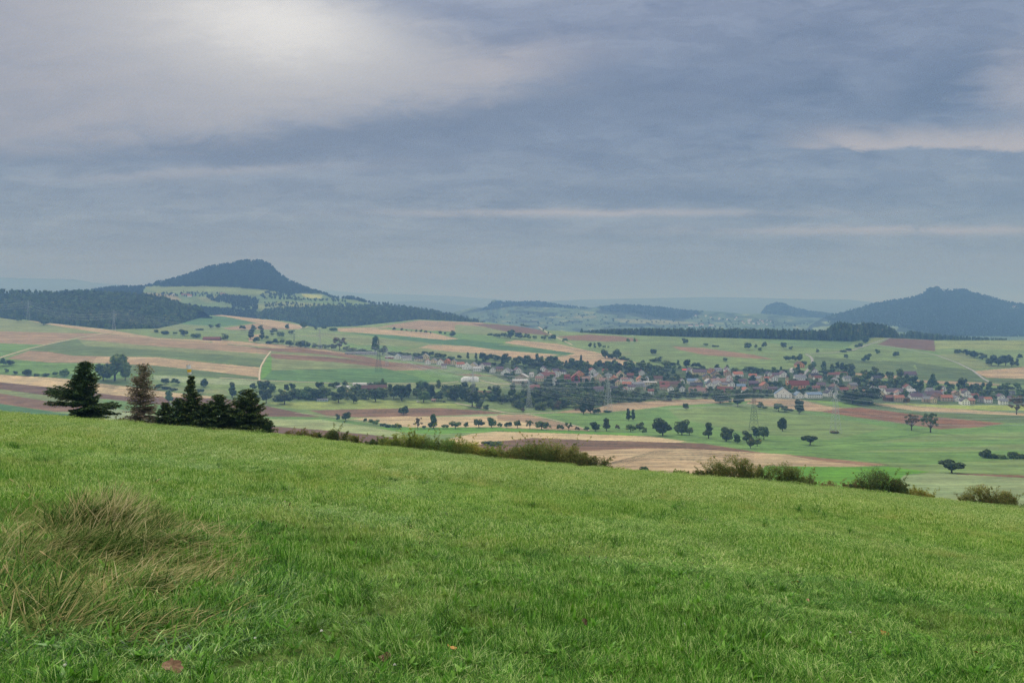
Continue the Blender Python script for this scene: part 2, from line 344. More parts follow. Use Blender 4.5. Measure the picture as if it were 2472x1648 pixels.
FIELDS = [
 # ---- far left plateau and slope
 (1, OL, [(-900,520),(0,560),(120,585),(400,615),(900,670),(850,700),(0,680),(-900,660)]),
 (1, PB, [(-900,660),(0,680),(850,700),(640,730),(400,780),(360,790),(0,778),(-900,760)]),
 (1, TAN, [(200,588),(400,612),(900,668),(1300,735),(1900,762),(2113,800),(1700,765),(1200,738),(850,695),(500,640)]),
 (1, G2, [(-900,760),(0,778),(360,790),(230,830),(0,895),(-900,1150)]),
 (1, PB, [(850,700),(1300,745),(1700,768),(2113,812),(2,170,845),(2,170,872),(2113,862),(1300,804),(640,748),(640,740)]),
 (1, G3, [(1700,762),(1960,780),(2113,806),(2,80,815),(2,40,820),(2113,812),(1900,792)]),
 (1, MZ, [(640,745),(1300,805),(2113,865),(2,165,872),(2,95,972),(2113,968),(1700,925),(1300,885),(900,878),(600,872),(400,838),(240,832),(330,800)]),
 (1, OL, [(640,745),(1300,805),(2113,865),(2,165,872),(2,130,915),(2113,895),(1300,835),(700,800)]),
 (1, TAN, [(240,838),(400,848),(600,880),(1300,894),(1700,937),(2113,974),(2,90,978),(2,80,1062),(2113,1055),(1700,1005),(1280,962),(800,942),(400,936),(60,905)]),
 (1, PB, [(240,838),(400,848),(600,880),(800,884),(760,941),(400,936),(60,905)]),
 (1, G2, [(-900,1150),(0,905),(400,936),(800,945),(1280,965),(1280,1035),(800,1090),(500,1064),(0,1034),(-900,1040)]),
 (1, MZ, [(1040,950),(1280,965),(1700,1005),(2113,1058),(2,80,1068),(2,80,1080),(2113,1078),(1300,1032),(1040,1026)]),
 (1, PALE, [(1260,1042),(2113,1088),(2,90,1090),(2,60,1120),(1900,1120),(1500,1100),(1260,1075)]),
 (1, OL, [(1260,1110),(1500,1140),(1860,1160),(1880,1205),(1500,1175),(1260,1150)]),
 (1, ST, [(-900,985),(0,1035),(500,1065),(800,1105),(1060,1135),(1400,1180),(1860,1225),(1860,1237),(1340,1215),(1050,1215),(850,1195),(560,1155),(0,1098),(-900,1040)]),
 (1, MZ, [(790,1085),(1060,1105),(1330,1150),(1060,1133),(790,1103)]),
 (1, BRD, [(-900,1040),(0,1098),(560,1155),(850,1195),(1050,1215),(1340,1215),(1420,1280),(1340,1285),(1050,1255),(850,1235),(450,1215),(0,1155),(-900,1100)]),
 (1, OL, [(-900,1100),(0,1155),(450,1215),(700,1260),(450,1268),(0,1190),(-900,1130)]),
 (1, BR, [(-900,1130),(0,1190),(450,1265),(700,1290),(700,1340),(450,1340),(0,1275),(-900,1200)]),
 (1, G3, [(-900,1200),(0,1275),(480,1350),(700,1370),(700,1420),(0,1450),(-900,1400)]),
 (1, G2, [(850,1238),(1340,1285),(1500,1330),(1500,1420),(850,1300)]),
 (1, PALE, [(850,1300),(1500,1400),(1500,1500),(850,1480)]),
 (1, BRD, [(1400,1218),(1850,1232),(2,60,1275),(2,590,1385),(2,130,1380),(2,-200,1350),(1420,1290)]),
 # ---- plateau right of the wood
 (1, G3, [(1490,575),(1830,548),(2113,610),(1850,640),(1500,622)]),
 (1, TAN, [(1700,545),(1960,545),(2113,575),(2,200,590),(2,420,630),(2,440,655),(2,330,665),(2113,612),(1860,560)]),
 (1, PB, [(1830,655),(2113,615),(2,330,662),(2,0,668),(1900,668)]),
 (1, OL, [(1240,662),(1500,625),(1700,642),(1600,662),(1240,692)]),
 (2, TAN, [(0,735),(60,705),(120,700),(60,760),(0,765)]),
 (2, TAN, [(730,655),(1100,645),(1500,690),(1740,742),(1600,750),(1200,715),(900,690),(740,680)]),
 (2, PB, [(1090,640),(1400,590),(1900,608),(2113,645),(2113,690),(1900,700),(1700,680),(1400,670),(1180,650)]),
 (2, OL, [(1700,625),(1900,640),(2113,665),(2113,700),(1960,705),(1700,690)]),
 (2, BRD, [(1820,615),(2113,625),(3,0,355),(3,240,368),(3,340,390),(3,440,440),(3,100,415),(3,0,395)]),
 (2, G2, [(1000,655),(1180,652),(1700,695),(1960,715),(2113,740),(2113,785),(1740,745),(1500,690)]),
 (2, G3, [(800,690),(1200,712),(1620,752),(1750,745),(2113,785),(3,0,520),(3,300,540),(3,650,590),(3,560,602),(3,0,555),(1800,800),(1500,778),(1100,730)]),
 (2, OL, [(380,720),(640,695),(1100,740),(1480,775),(1300,805),(900,790),(640,730)]),
 (2, G2, [(640,740),(900,792),(1300,805),(1350,830),(1200,850),(900,830)]),
 (2, TAN, [(1350,830),(1480,790),(1800,800),(3,0,562),(3,500,600),(3,350,635),(3,0,622),(2045,875),(1700,850)]),
 (2, OL, [(1240,840),(1400,815),(1700,850),(2045,880),(3,0,625),(3,350,640),(3,280,660),(3,0,650),(2045,905),(1700,900)]),
 (2, TAN, [(-300,745),(0,770),(350,800),(640,835),(900,868),(700,862),(400,830),(0,800),(-300,775)]),
 (2, BR, [(0,815),(400,820),(700,855),(950,885),(1150,930),(1500,962),(1640,988),(1450,990),(1100,945),(650,872),(190,842)]),
 (2, OL, [(190,842),(650,872),(1100,948),(1450,992),(1000,935),(650,890),(185,860)]),
 (2, BR, [(180,862),(650,890),(1050,932),(1300,968),(1060,972),(700,932),(220,905),(178,882)]),
 (2, PB, [(1000,925),(1480,992),(1400,1010),(1200,1002),(1060,970),(1300,966)]),
 (2, LUSH*.8+G1*.2, [(172,880),(192,905),(190,1000),(130,1082),(95,1080),(120,960)]),
 (2, OL, [(192,905),(220,905),(700,932),(1060,972),(1050,1000),(700,990),(192,1010)]),
 (2, G3*.6+G2*.4, [(110,1082),(190,1002),(700,988),(1100,985),(1300,1030),(1500,1088),(1480,1105),(700,1105)]),
 (2, G2, [(1100,985),(1060,972),(1200,1002),(1450,998),(1750,1030),(1780,1075),(1700,1100),(1500,1092),(1300,1025)]),
 (2, BR, [(1670,1035),(1840,1030),(2045,1050),(1800,1045)]),
 (2, OL, [(1120,1112),(1700,1105),(2113,1095),(3,120,830),(3,120,860),(2113,1150),(1500,1160),(1130,1145)]),
 (2, BR, [(1600,1160),(2045,1170),(3,120,885),(3,100,925),(3,0,925),(1700,1185)]),
 (2, OL, [(330,1210),(470,1225),(470,1250),(340,1250)]),
 (2, YG*.5+G1*.5, [(100,1258),(400,1262),(1000,1240),(1720,1275),(1810,1310),(900,1316),(400,1322)]),
 (2, BR, [(500,1330),(900,1318),(1560,1310),(1900,1330),(2113,1352),(3,60,1075),(3,0,1085),(1900,1362),(1500,1378),(900,1388),(640,1372)]),
 (2, ST, [(840,1400),(1000,1388),(1300,1378),(1560,1385),(2113,1365),(3,230,1092),(3,650,1185),(3,760,1225),(3,0,1202),(1900,1478),(1400,1482),(1000,1418)]),
 (2, PALE, [(1500,1382),(1900,1366),(2113,1360),(2113,1372),(1900,1380)]),
 (3, PB, [(0,1092),(230,1090),(460,1135),(650,1185),(760,1225),(400,1210),(200,1150),(0,1140)]),
 (2, G2, [(130,1380),(600,1385),(900,1420),(1000,1440),(900,1450),(600,1405),(130,1400)]),
 (2, PALE*.7+YG*.3, [(130,1400),(600,1405),(900,1450),(1250,1510),(1290,1560),(700,1500),(130,1450)]),
 (2, BRD, [(100,1455),(600,1490),(1000,1530),(1350,1570),(1350,1700),(100,1640)]),
 (2, LUSH*.7+G2*.3, [(1060,1470),(2113,1468),(3,0,1200),(3,700,1225),(3,1190,1245),(3,1280,1265),(3,800,1262),(3,0,1230),(2045,1502),(1500,1528),(1200,1500)]),
 (3, ST, [(-400,1290),(-200,1250),(0,1230),(500,1245),(1250,1270),(1560,1312),(1480,1322),(800,1302),(300,1282),(0,1312),(-400,1500)]),
 (3, BRD*.5+BR*.5, [(-300,1360),(0,1312),(300,1283),(800,1302),(1500,1322),(1700,1330),(2113,1395),(4,240,1418),(2113,1404),(1600,1372),(1200,1367),(900,1382),(650,1395),(500,1500),(-300,1560)]),
 (3, TAN*.75+ST*.25, [(600,1395),(900,1382),(1200,1367),(1600,1372),(2113,1404),(4,400,1424),(4,1180,1505),(4,900,1520),(4,180,1518),(4,0,1600),(1800,1700),(700,1700),(300,1560)]),
 (4, RED*.5+PB*.5, [(240,1405),(700,1455),(1190,1505),(1000,1512),(600,1470)]),
 (5, LUSH, [(840,445),(1300,452),(1560,450),(1800,480),(1650,500),(1640,600),(1450,640),(1100,600),(800,500)]),
 (5, PALE*.6+G1*.4, [(1650,500),(1780,490),(1950,487),(2352,515),(3300,560),(3300,800),(1700,800),(1560,600)]),
 (5, BR, [(1940,488),(2352,500),(3300,520),(3300,545),(2352,515),(1960,495)]),
 (3, G2, [(480,1078),(800,1080),(1150,1052),(1400,1022),(1760,1002),(2113,978),(4,0,1000),(4,400,1052),(4,620,1068),(4,1600,1212),(4,1900,1198),(4,2140,1170),(4,3300,1150),(4,3300,1400),(4,1500,1500),(4,700,1455),(2113,1392),(1700,1328),(1280,1265),(900,1228),(700,1200),(270,1095)]),
 (3, G1, [(1400,1040),(2113,1000),(4,600,1100),(4,1200,1200),(4,700,1300),(2113,1250),(1500,1130)]),
 (4, G1, [(1500,1260),(3300,1200),(3300,1280),(2300,1290),(1000,1330)]),
 (4, OL*.6+G2*.4, [(800,1400),(2300,1330),(3300,1330),(3300,1370),(1500,1400)]),
 (3, TAN*.6+PB*.4, [(480,1075),(680,1040),(800,1020),(1000,995),(1450,970),(1800,960),(2113,960),(4,0,955),(4,400,955),(4,650,1020),(4,800,1040),(4,620,1067),(4,400,1052),(4,0,1000),(2113,975),(1760,1000),(1400,1020),(1150,1052),(800,1080)]),
 (4, RED, [(620,1067),(800,1040),(950,1035),(1500,1105),(2140,1165),(1900,1197),(1600,1212),(1200,1152),(900,1112)]),
 (4, BR, [(900,1112),(1200,1152),(1600,1212),(1900,1197),(1400,1150)]),
 (4, LUSH*.7+YG*.3, [(400,955),(900,962),(1080,1005),(900,1030),(800,1025)]),
 (4, MZ, [(950,1035),(1080,1012),(1400,1062),(2291,1102),(3300,1120),(3300,1150),(2291,1155),(2140,1162),(1600,1115)]),
 (4, ST*.6+TAN*.4, [(1080,1000),(1500,1032),(2291,1082),(3300,1100),(3300,1125),(2291,1102),(1400,1062),(1060,1010)]),
 (4, YG, [(1090,985),(1400,1005),(1800,1016),(2291,1018),(3300,1025),(3300,1075),(2291,1058),(1700,1045),(1100,1000)]),
 # ---- slope behind the village
 (3, TAN, [(60,500),(150,480),(500,510),(700,555),(860,590),(950,620),(1150,665),(1000,700),(700,720),(560,700),(350,645),(650,590),(300,540)]),
 (3, BR, [(490,448),(760,435),(1000,448),(1150,468),(1160,490),(900,492),(600,480)]),
 (3, OL, [(860,585),(1090,570),(1100,600),(960,612)]),
 (3, RED*.5+PB*.5, [(1430,528),(1700,545),(2113,600),(4,240,642),(4,0,625),(1700,600),(1500,560)]),
 (4, G3*.5+G1*.5, [(0,468),(700,480),(890,490),(830,555),(500,540),(180,500)]),
 (4, YG*.5+OL*.5, [(1010,490),(1070,450),(1190,460),(1000,510)]),
 (4, BRD, [(1080,515),(1190,465),(1550,478),(1560,572),(1300,545)]),
 (4, G2, [(1050,520),(1300,548),(1560,575),(1750,640),(1580,600),(1200,545)]),
 (4, MZ, [(570,615),(1000,650),(1400,660),(1380,700),(1410,720),(1280,770),(900,745),(620,725),(545,680)]),
 (4, MZ*.85, [(1390,665),(1800,720),(1850,720),(1980,790),(2000,825),(1330,800),(1270,778),(1410,720)]),
 (4, OL, [(1580,600),(1800,590),(2000,680),(2200,700),(1880,716),(1760,665)]),
 (4, YG*.3+OL*.7, [(1560,485),(3300,480),(3300,560),(2200,560),(1700,545),(1560,560)]),
 (4, TAN, [(1885,735),(2291,700),(3300,700),(3300,790),(2291,797),(1980,787),(1900,748)]),
 (4, MZ*.85, [(1980,788),(2291,797),(3300,790),(3300,850),(2291,846),(2020,826)]),
 (4, PB*.6+TAN*.4, [(640,733),(900,750),(1260,770),(1330,805),(2000,830),(2100,852),(1900,858),(1500,832),(1250,802),(1000,775)]),
 (4, G2, [(1490,838),(1720,848),(1700,890),(1500,865)]),
 # ---- the village's own gardens and the orchards
 (0, VIL, [(940,850),(1020,858),(1130,868),(1250,880),(1400,880),(1520,885),(1640,886),(1800,892),(1920,890),(2000,905),(2100,918),(2250,940),(2472,950),(3000,960),(3000,978),(2472,977),(2060,972),(1900,962),(1650,958),(1480,972),(1440,985),(1240,978),(1270,942),(1190,905),(1100,886),(1000,872),(940,862)]),
 (3, VIL*.7+G1*.3, [(0,880),(120,850),(400,850),(900,950),(800,1010),(680,1035),(480,1040),(250,1010),(0,1005)]),
 (2, VIL*.6+G1*.4, [(60,1200),(400,1190),(1100,1160),(1900,1200),(2113,1210),(2113,1250),(1700,1255),(1000,1235),(400,1255),(60,1250)]),
 (3, LUSH*.5+G1*.5, [(1300,745),(1350,742),(1360,790),(1310,790)]),
]
ROADS = [  # traced centre lines: (tile, half width m, colour, points)
 (1, 2.6, 'gravel', [(-300,1000),(0,897),(110,862),(230,826),(400,786),(640,735),(840,702)]),
 (4, 2.8, 'asphalt', [(1190,463),(1000,520),(880,565),(700,585),(490,595),(530,612),(550,640),(548,665),(530,700),(480,765)]),
 (4, 2.4, 'asphalt', [(1080,518),(1300,550),(1560,600),(1750,670),(1870,730),(1960,800),(2015,830)]),
 (3, 2.2, 'gravel', [(340,372),(400,410),(480,452),(560,492),(620,520)]),
 (2, 2.0, 'gravel', [(1700,1270),(1850,1298),(2000,1325),(2045,1336),(3,60,1075),(3,150,1084),(3,240,1084),(3,500,1076)]),
 (3, 1.2, 'gravel', [(240,1086),(460,1136),(650,1186),(760,1225)]),
 (2, 2.0, 'gravel', [(-240,1062),(90,1084),(700,1106),(1150,1108),(1600,1108),(1730,1092)]),
 (2, 1.6, 'gravel', [(90,1084),(88,1040),(100,970),(140,900),(182,846)]),
 (2, 2.2, 'gravel', [(1895,1082),(1980,1100),(3,0,845),(3,120,838),(3,200,842)]),
 (4, 1.8, 'gravel', [(1000,985),(1080,1004),(1500,1029),(1900,1058)]),
 (4, 1.8, 'gravel', [(1250,768),(1290,792),(1340,806),(1650,826),(2015,836),(2100,845)]),
 (2, 2.2, 'gravel', [(290,622),(380,622),(430,635),(440,655),(400,665),(340,664)]),
 (2, 1.6, 'gravel', [(440,660),(490,642)]),
 (2, 2.6, 'gravel', [(60,765),(200,785),(400,806),(560,822),(700,836)]),
 (3, 1.6, 'gravel', [(1310,738),(1350,742),(1365,765),(1375,782)]),
 (2, .9, 'gravel', [(380,1352),(640,1378),(900,1420),(1180,1445)]),
]
DARKLINES = [  # hedgy field margins and furrow edges: (tile, half width in px, points)
 (1, .9, [(240,838),(400,846),(600,878),(900,884),(1300,891),(1700,932),(2113,972),(2,92,975),(2,140,905),(2,182,848)]),
 (1, .5, [(0,1034),(500,1064)]), (1, .5, [(1280,1034),(2113,1080)]), (4, .7, [(620,727),(900,747),(1260,770)]), (4, .7, [(1330,803),(2000,828),(2291,846)]),
 (4, .6, [(1560,598),(1760,672),(1880,716),(2200,702)]), (4, .5, [(1560,575),(1800,590)]),
 (5, .55, [(900,347),(1250,320),(1480,295),(1700,265),(1850,240)]), (5, .4, [(860,335),(1010,352),(1300,392),(1560,440)]), (3, .5, [(0,1231),(700,1248),(1250,1270)]),
 (3, .35, [(650,1480),(900,1440),(1200,1415),(1700,1425),(2100,1470)]), (3, .35, [(760,1530),(1000,1480),(1300,1450),(1800,1470)]), (3, .35, [(900,1560),(1200,1500),(1500,1485),(1900,1520)]),
 (3, .3, [(700,1440),(1000,1405),(1400,1392),(2000,1430)]), (3, .3, [(100,1350),(600,1320),(1200,1340),(1800,1375)]), (3, .3, [(300,1375),(700,1350),(1200,1352)]),
 (2, .35, [(150,1385),(600,1391),(900,1432),(1200,1480)]), (2, .3, [(700,1370),(1100,1345),(1700,1330)]), (2, .3, [(900,1420),(1300,1408),(1900,1400)]),
 (1, .3, [(300,1060),(800,1130),(1400,1205)]), (2, .3, [(300,880),(700,905),(1050,945)]), (4, .3, [(1000,1060),(1400,1110),(2000,1170)]), (4, .3, [(900,1085),(1300,1135),(1700,1180)]),
 (4, .3, [(620,640),(1000,672),(1350,690)]), (4, .3, [(1450,700),(1800,760),(1950,800)]), (4, .3, [(1560,520),(1900,505),(2291,520)]), (4, .3, [(1900,740),(2291,745)]),
 (3, .3, [(200,500),(500,530),(850,600)]), (3, .3, [(0,590),(300,600),(450,615)]),
]
for _i in range(9):   # ploughing and drilling lines that follow the curve of the big near fields
    DARKLINES.append((3, .3, [(520+60*_i, 1560-_i*4), (900+50*_i, 1500-14*_i), (1250+40*_i, 1462-14*_i), (1700+20*_i, 1470-13*_i), (2110, 1500-12*_i)]))
for _i in range(4): DARKLINES.append((3, .3, [(60, 1318+12*_i), (500, 1296+14*_i), (1100, 1312+13*_i), (1600, 1338+8*_i)]))
for _i in range(3): DARKLINES.append((2, .3, [(560, 1336+9*_i), (1000, 1326+12*_i), (1600, 1322+12*_i), (1950, 1338+8*_i)]))
for _i in range(4): DARKLINES.append((4, .3, [(700+60*_i, 1060+8*_i), (1200, 1085+13*_i), (1700, 1135+14*_i)]))
def paint(px, py):
    wob = vnoise(px/9, py/4, 3)*.7; c = np.empty(px.shape+(3,)); c[:] = G1
    n = vnoise(px/60, py/11, 9)[..., None]; c = c*(1+.10*n)
    for k, col, pts in FIELDS:
        P = np.array(pts, float) if k == 0 else poly(k, pts)
        m = inpoly(px+wob, py+wob*.4, P); c[m] = col*(1+.06*vnoise(px[m]/40, py[m]/6, 21))[:, None]
    for k, w, pts in DARKLINES:
        m = line_mask(px, py, poly(k, pts), max(w, .55)); c[m] = c[m]*.55+DRK*.2
    return c
def valley():
    pxs = np.concatenate([np.linspace(-6500, -700, 24)[:-1], np.arange(-700, 3200, 1.9), np.linspace(3200, 9000, 24)])
    tp = top(pxs); ed = edge_s(pxs)+10
    nr = 430; t = np.linspace(0, 1, nr)[:, None]; py = tp+(ed-tp)*t**1.0; px = np.broadcast_to(pxs, py.shape)
    D = D_val(px, py); c = paint(px, py)
    # behind the crest the land falls away to the plain
    rows = [(tp+14, D[0]*1.45), (tp+3, D[0]*1.06), (tp+.3, D[0]*1.015)]
    PY = np.vstack([r[0] for r in rows]+[py]); DD = np.vstack([r[1] for r in rows]+[D]); PX = np.broadcast_to(pxs, PY.shape)
    C = np.concatenate([np.repeat(c[:1], 3, 0), c])
    V = W3(PX, PY, DD); lo, sz = grid_faces(*PY.shape)
    me = me_np('valley_ground', V.reshape(-1, 3), lo.reshape(-1, 4)[:, ::-1].ravel(), sz, ground_mat('field_ground'), {'col': C.reshape(-1, 3)}, smooth=True)
    tag(link('valley_ground', me), kind='structure')
valley()
def road_strips():
    for k, hw, kind, pts in ROADS:
        P = poly(k, pts); out = []
        for (xa, ya), (xb, yb) in zip(P[:-1], P[1:]):
            n = max(2, int(math.hypot(xb-xa, yb-ya)/2.5)); t = np.linspace(0, 1, n, endpoint=False)
            out += [(xa+(xb-xa)*q, ya+(yb-ya)*q) for q in t]
        out.append(tuple(P[-1])); out = np.array(out); ker = np.ones(3)/3
        if len(out) > 6: out[1:-1] = np.stack([np.convolve(out[:, 0], ker, 'valid'), np.convolve(out[:, 1], ker, 'valid')], 1)
        W = W3(out[:, 0], out[:, 1], D_val(out[:, 0], out[:, 1]))
        d = np.gradient(W[:, :2], axis=0); d /= np.linalg.norm(d, axis=1)[:, None]+1e-9; nrm = np.stack([-d[:, 1], d[:, 0]], 1)
        V = []
        for s_ in (-1, 1):
            q = W.copy(); q[:, :2] += nrm*hw*s_
            # sit on the land: find its height by following the sight line down to it
            px = CX+q[:, 0]/q[:, 1]*F; py = out[:, 1].copy()
            for _ in range(12):
                lo_, hi_ = D_val(px, py-1), D_val(px, py+1); dd = (hi_-lo_)/2; py = py+np.clip((q[:, 1]-D_val(px, py))/np.where(abs(dd) < 1e-6, -1, dd), -4, 4)
            q[:, 2] = (HY-py)/F*q[:, 1]+.35; V.append(q)
        V = np.concatenate(V); n = len(out); f = [[i, i+1, n+i+1, n+i] for i in range(n-1)]
        m = mat('gravel_track', (188, 172, 148), .95, .12, .2) if kind == 'gravel' else mat('asphalt_lane', (148, 146, 144), .9, .1, .2)
        o = link('road' if kind == 'asphalt' else 'track', me_np('road', V, np.array(f).ravel(), [4]*len(f), m)); tag(o, kind='structure')
road_strips()

# ------------------------------------------------------------------ hills behind
class Hill:
    def __init__(s, name, xs, rings, paintf=None, back=1.25, step=2.5, rows=90, noise=(0, 60), scale=.01):
        """rings: list of (profile, depth) from the foot up to the crest; profile = [(px, py)...]"""
        s.xs, s.rings = xs, rings
        px = np.arange(xs[0], xs[1], step)
        pf = [np.interp(px, *np.array(p, float).T) for p, _ in rings]
        df = [np.interp(px, *np.array(d, float).T) if hasattr(d, '__len__') else np.full(px.shape, float(d)) for _, d in rings]
        for i in range(1, len(pf)): pf[i] = np.minimum(pf[i], pf[i-1]-.05)
        s.px, s.pf, s.df = px, np.array(pf), np.array(df); k = len(pf)-1
        t = np.linspace(0, k, rows); i0 = np.minimum(t.astype(int), k-1); f = (t-i0)[:, None]
        PY = s.pf[i0]*(1-f)+s.pf[i0+1]*f; D = s.df[i0]*(1-f)+s.df[i0+1]*f; PX = np.broadcast_to(px, PY.shape)
        if noise[0]: PY = PY+noise[0]*vnoise(PX/noise[1], t[:, None]*3+PX*0, 5)*np.minimum(1, (k-t)[:, None]*3)
        s.PX, s.PY, s.D = PX, PY, D
        c = paintf(PX, PY) if paintf else np.tile(fc(52, 74, 48), PX.shape+(1,)).reshape(PX.shape+(3,))
        P2 = np.vstack([PY, PY[-1:]+3, PY[-1:]+50]); D2 = np.vstack([D, D[-1:]*1.04, D[-1:]*back]); C2 = np.concatenate([c, c[-1:], c[-1:]])
        V = W3(np.broadcast_to(px, P2.shape), P2, D2); lo, sz = grid_faces(*P2.shape)
        me = me_np(name, V.reshape(-1, 3), lo, sz, ground_mat(name+'_ground', scale=scale), {'col': C2.reshape(-1, 3)}, smooth=True)
        s.ob = tag(link(name, me), kind='structure')
    def Dat(s, px, py):
        """distance of the hillside at photo pixels"""
        out = np.empty(len(px))
        for i, (x, y) in enumerate(zip(px, py)):
            P = [np.interp(x, s.px, p) for p in s.pf]; D = [np.interp(x, s.px, d) for d in s.df]
            out[i] = np.interp(-y, [-p for p in P], D)
        return out
WOODC = fc(44, 62, 42)
wood_top = [(-900,708),(-300,706),(0,707),(130,711),(200,706),(270,712),(340,716),(396,724),(440,738),(460,746),(495,754),(505,762),(520,775)]
tpv = [(x, float(top(x))+3) for x in range(-900, 560, 40)]
left_hill = Hill('wooded_hill', (-900, 515), [(tpv, [(x, float(D_val(x, top(x)))*1.02) for x in range(-900, 560, 40)]), (wood_top, [(-900,2900),(0,2950),(350,2900),(515,2800)])], rows=40)
mt = [(60,712),(200,704),(243,699),(273,694),(346,694),(381,683),(425,673),(455,664),(484,654),(505,645),(537,641),(590,631),(620,631),(635,632),(653,641),(667,657),(697,679),(732,694),(776,708),(811,720),(852,718),(887,731),(917,736),(940,737),(996,745),(1040,750),(1100,761),(1157,777),(1200,789),(1300,810)]
def flank(px, py):
    c = np.empty(px.shape+(3,)); c[:] = WOODC
    mead = fc(112, 138, 90)
    for P, col in [
      ([(346,690),(440,690),(500,690),(560,691),(640,698),(700,709),(776,708),(811,718),(852,724),(950,734),(1000,742),(950,750),(600,790),(440,790),(440,740),(400,724),(346,715)], mead),
      ([(346,693),(500,690),(640,697),(700,709),(640,712),(500,706),(380,706)], fc(128, 146, 92)),
      ([(600,735),(700,728),(850,738),(850,745),(640,752)], OL), ([(728,709),(778,712),(775,721),(735,718)], YG*.8+TAN*.2),
      ([(350,705),(420,712),(440,724),(400,728),(350,716)], fc(150, 142, 104)), ([(470,718),(560,712),(600,722),(500,730)], OL)]:
        c[inpoly(px+vnoise(px/8, py/3, 4), py, np.array(P, float))] = col
    return c
mountain = Hill('wooded_mountain', (60, 1260), [([(60,800),(440,800),(620,790),(760,800),(1010,785),(1180,792),(1300,815)], 3350),
    ([(60,740),(440,735),(640,742),(900,752),(1100,768),(1180,786),(1300,812)], 3650), ([(60,716),(200,712),(340,704),(500,698),(640,703),(720,713),(811,722),(887,734),(1000,749),(1160,779),(1300,811)], 4050),
    (mt, [(60,4300),(400,4500),(620,4700),(800,4500),(950,4150),(1200,4100)])], flank, rows=110)
# the middle distance: rolling hills seven kilometres off
def midhills(px, py):
    c = np.empty(px.shape+(3,)); c[:] = fc(92, 118, 88)
    n = vnoise(px/34, py/5, 11)+.6*vnoise(px/12, py/2.4, 12); c[n > .42] = fc(52, 72, 56); c[n < -.75] = fc(134, 148, 104)
    for P in [[(1100,760),(1180,735),(1230,722),(1300,722),(1410,738),(1330,742),(1240,740),(1160,752)],[(1440,742),(1500,732),(1620,742),(1700,756),(1640,776),(1560,770),(1500,756),(1450,750)],
              [(1440,750),(1520,753),(1500,760),(1440,756)],[(1300,756),(1350,756),(1340,764),(1290,762)],[(1260,775),(1300,774),(1300,779),(1255,779)],[(1370,774),(1410,774),(1405,780),(1365,779)],[(1225,748),(1300,752),(1300,758),(1225,755)]]:
        c[inpoly(px+2*vnoise(px/6, py/2, 8), py, np.array(P, float))] = fc(40, 58, 46)
    for P in [[(1480,770),(1600,772),(1700,780),(1600,783),(1500,778)], [(1380,764),(1440,762),(1440,767),(1385,768)]]:
        c[inpoly(px, py, np.array(P, float))] = fc(140, 146, 108)
    return c
mid_top = [(1060,775),(1100,752),(1140,743),(1165,743),(1176,741),(1182,736),(1186,727),(1190,724),(1199,724),(1203,734),(1210,737),(1218,732),(1224,727),(1232,726),(1240,730),(1262,727),(1300,727),(1325,730),(1345,735),(1380,739),(1430,743),(1450,738),(1490,735),(1540,737),(1600,741),(1640,747),(1680,749),(1750,753),(1800,758),(1840,757),(1900,762),(2060,772),(2200,790)]
mid_hills = Hill('distant_hills', (1060, 2200), [([(1060,815),(2200,830)], 4300), ([(1060,790),(1400,786),(1800,786),(2200,800)], 5600), (mid_top, 7000)], midhills, rows=110, step=2, noise=(1.0, 50), scale=.006)
mesa_top = [(1780,775),(1815,764),(1835,757),(1843,745),(1850,738),(1862,734),(1872,730),(1885,729),(1896,732),(1904,737),(1908,740),(1925,744),(1960,751),(1985,752),(2010,757),(2040,764),(2090,780)]
mesa = Hill('flat_topped_hill', (1780, 2090), [([(1780,800),(2090,800)], 6200), ([(1780,782),(1840,770),(1900,760),(2000,764),(2090,788)], 7300), (mesa_top, 7900)], lambda a, b: np.tile(fc(50, 70, 58), a.shape+(1,)).reshape(a.shape+(3,)), rows=60, step=2)
rt_top = [(1930,800),(1990,765),(2010,760),(2040,752),(2080,742),(2110,732),(2150,726),(2190,720),(2210,717),(2224,712),(2233,705),(2240,696),(2246,692),(2252,694),(2260,690),(2268,692),(2273,701),(2290,703),(2304,701),(2318,696),(2330,698),(2345,704),(2380,714),(2430,728),(2472,735),(2600,760),(2900,800)]
def rflank(px, py):
    c = np.empty(px.shape+(3,)); c[:] = fc(48, 68, 50)
    for P in [[(1960,790),(2080,780),(2180,778),(2160,800),(2250,812),(1960,815)], [(2420,812),(2480,808),(2480,822),(2400,820)], [(1980,776),(2050,772),(2060,778),(1990,782)], [(2430,738),(2462,741),(2462,745),(2440,744)]]:
        c[inpoly(px+3*vnoise(px/9, py/3, 2), py+vnoise(px/7, py/3, 6), np.array(P, float))] = fc(128, 150, 112)
    return c
right_mountain = Hill('twin_peaked_mountain', (1930, 2900), [([(1930,835),(2900,835)], 4100), ([(1930,802),(2100,790),(2250,785),(2472,790),(2900,810)], 4900), (rt_top, 5900)], rflank, rows=100)
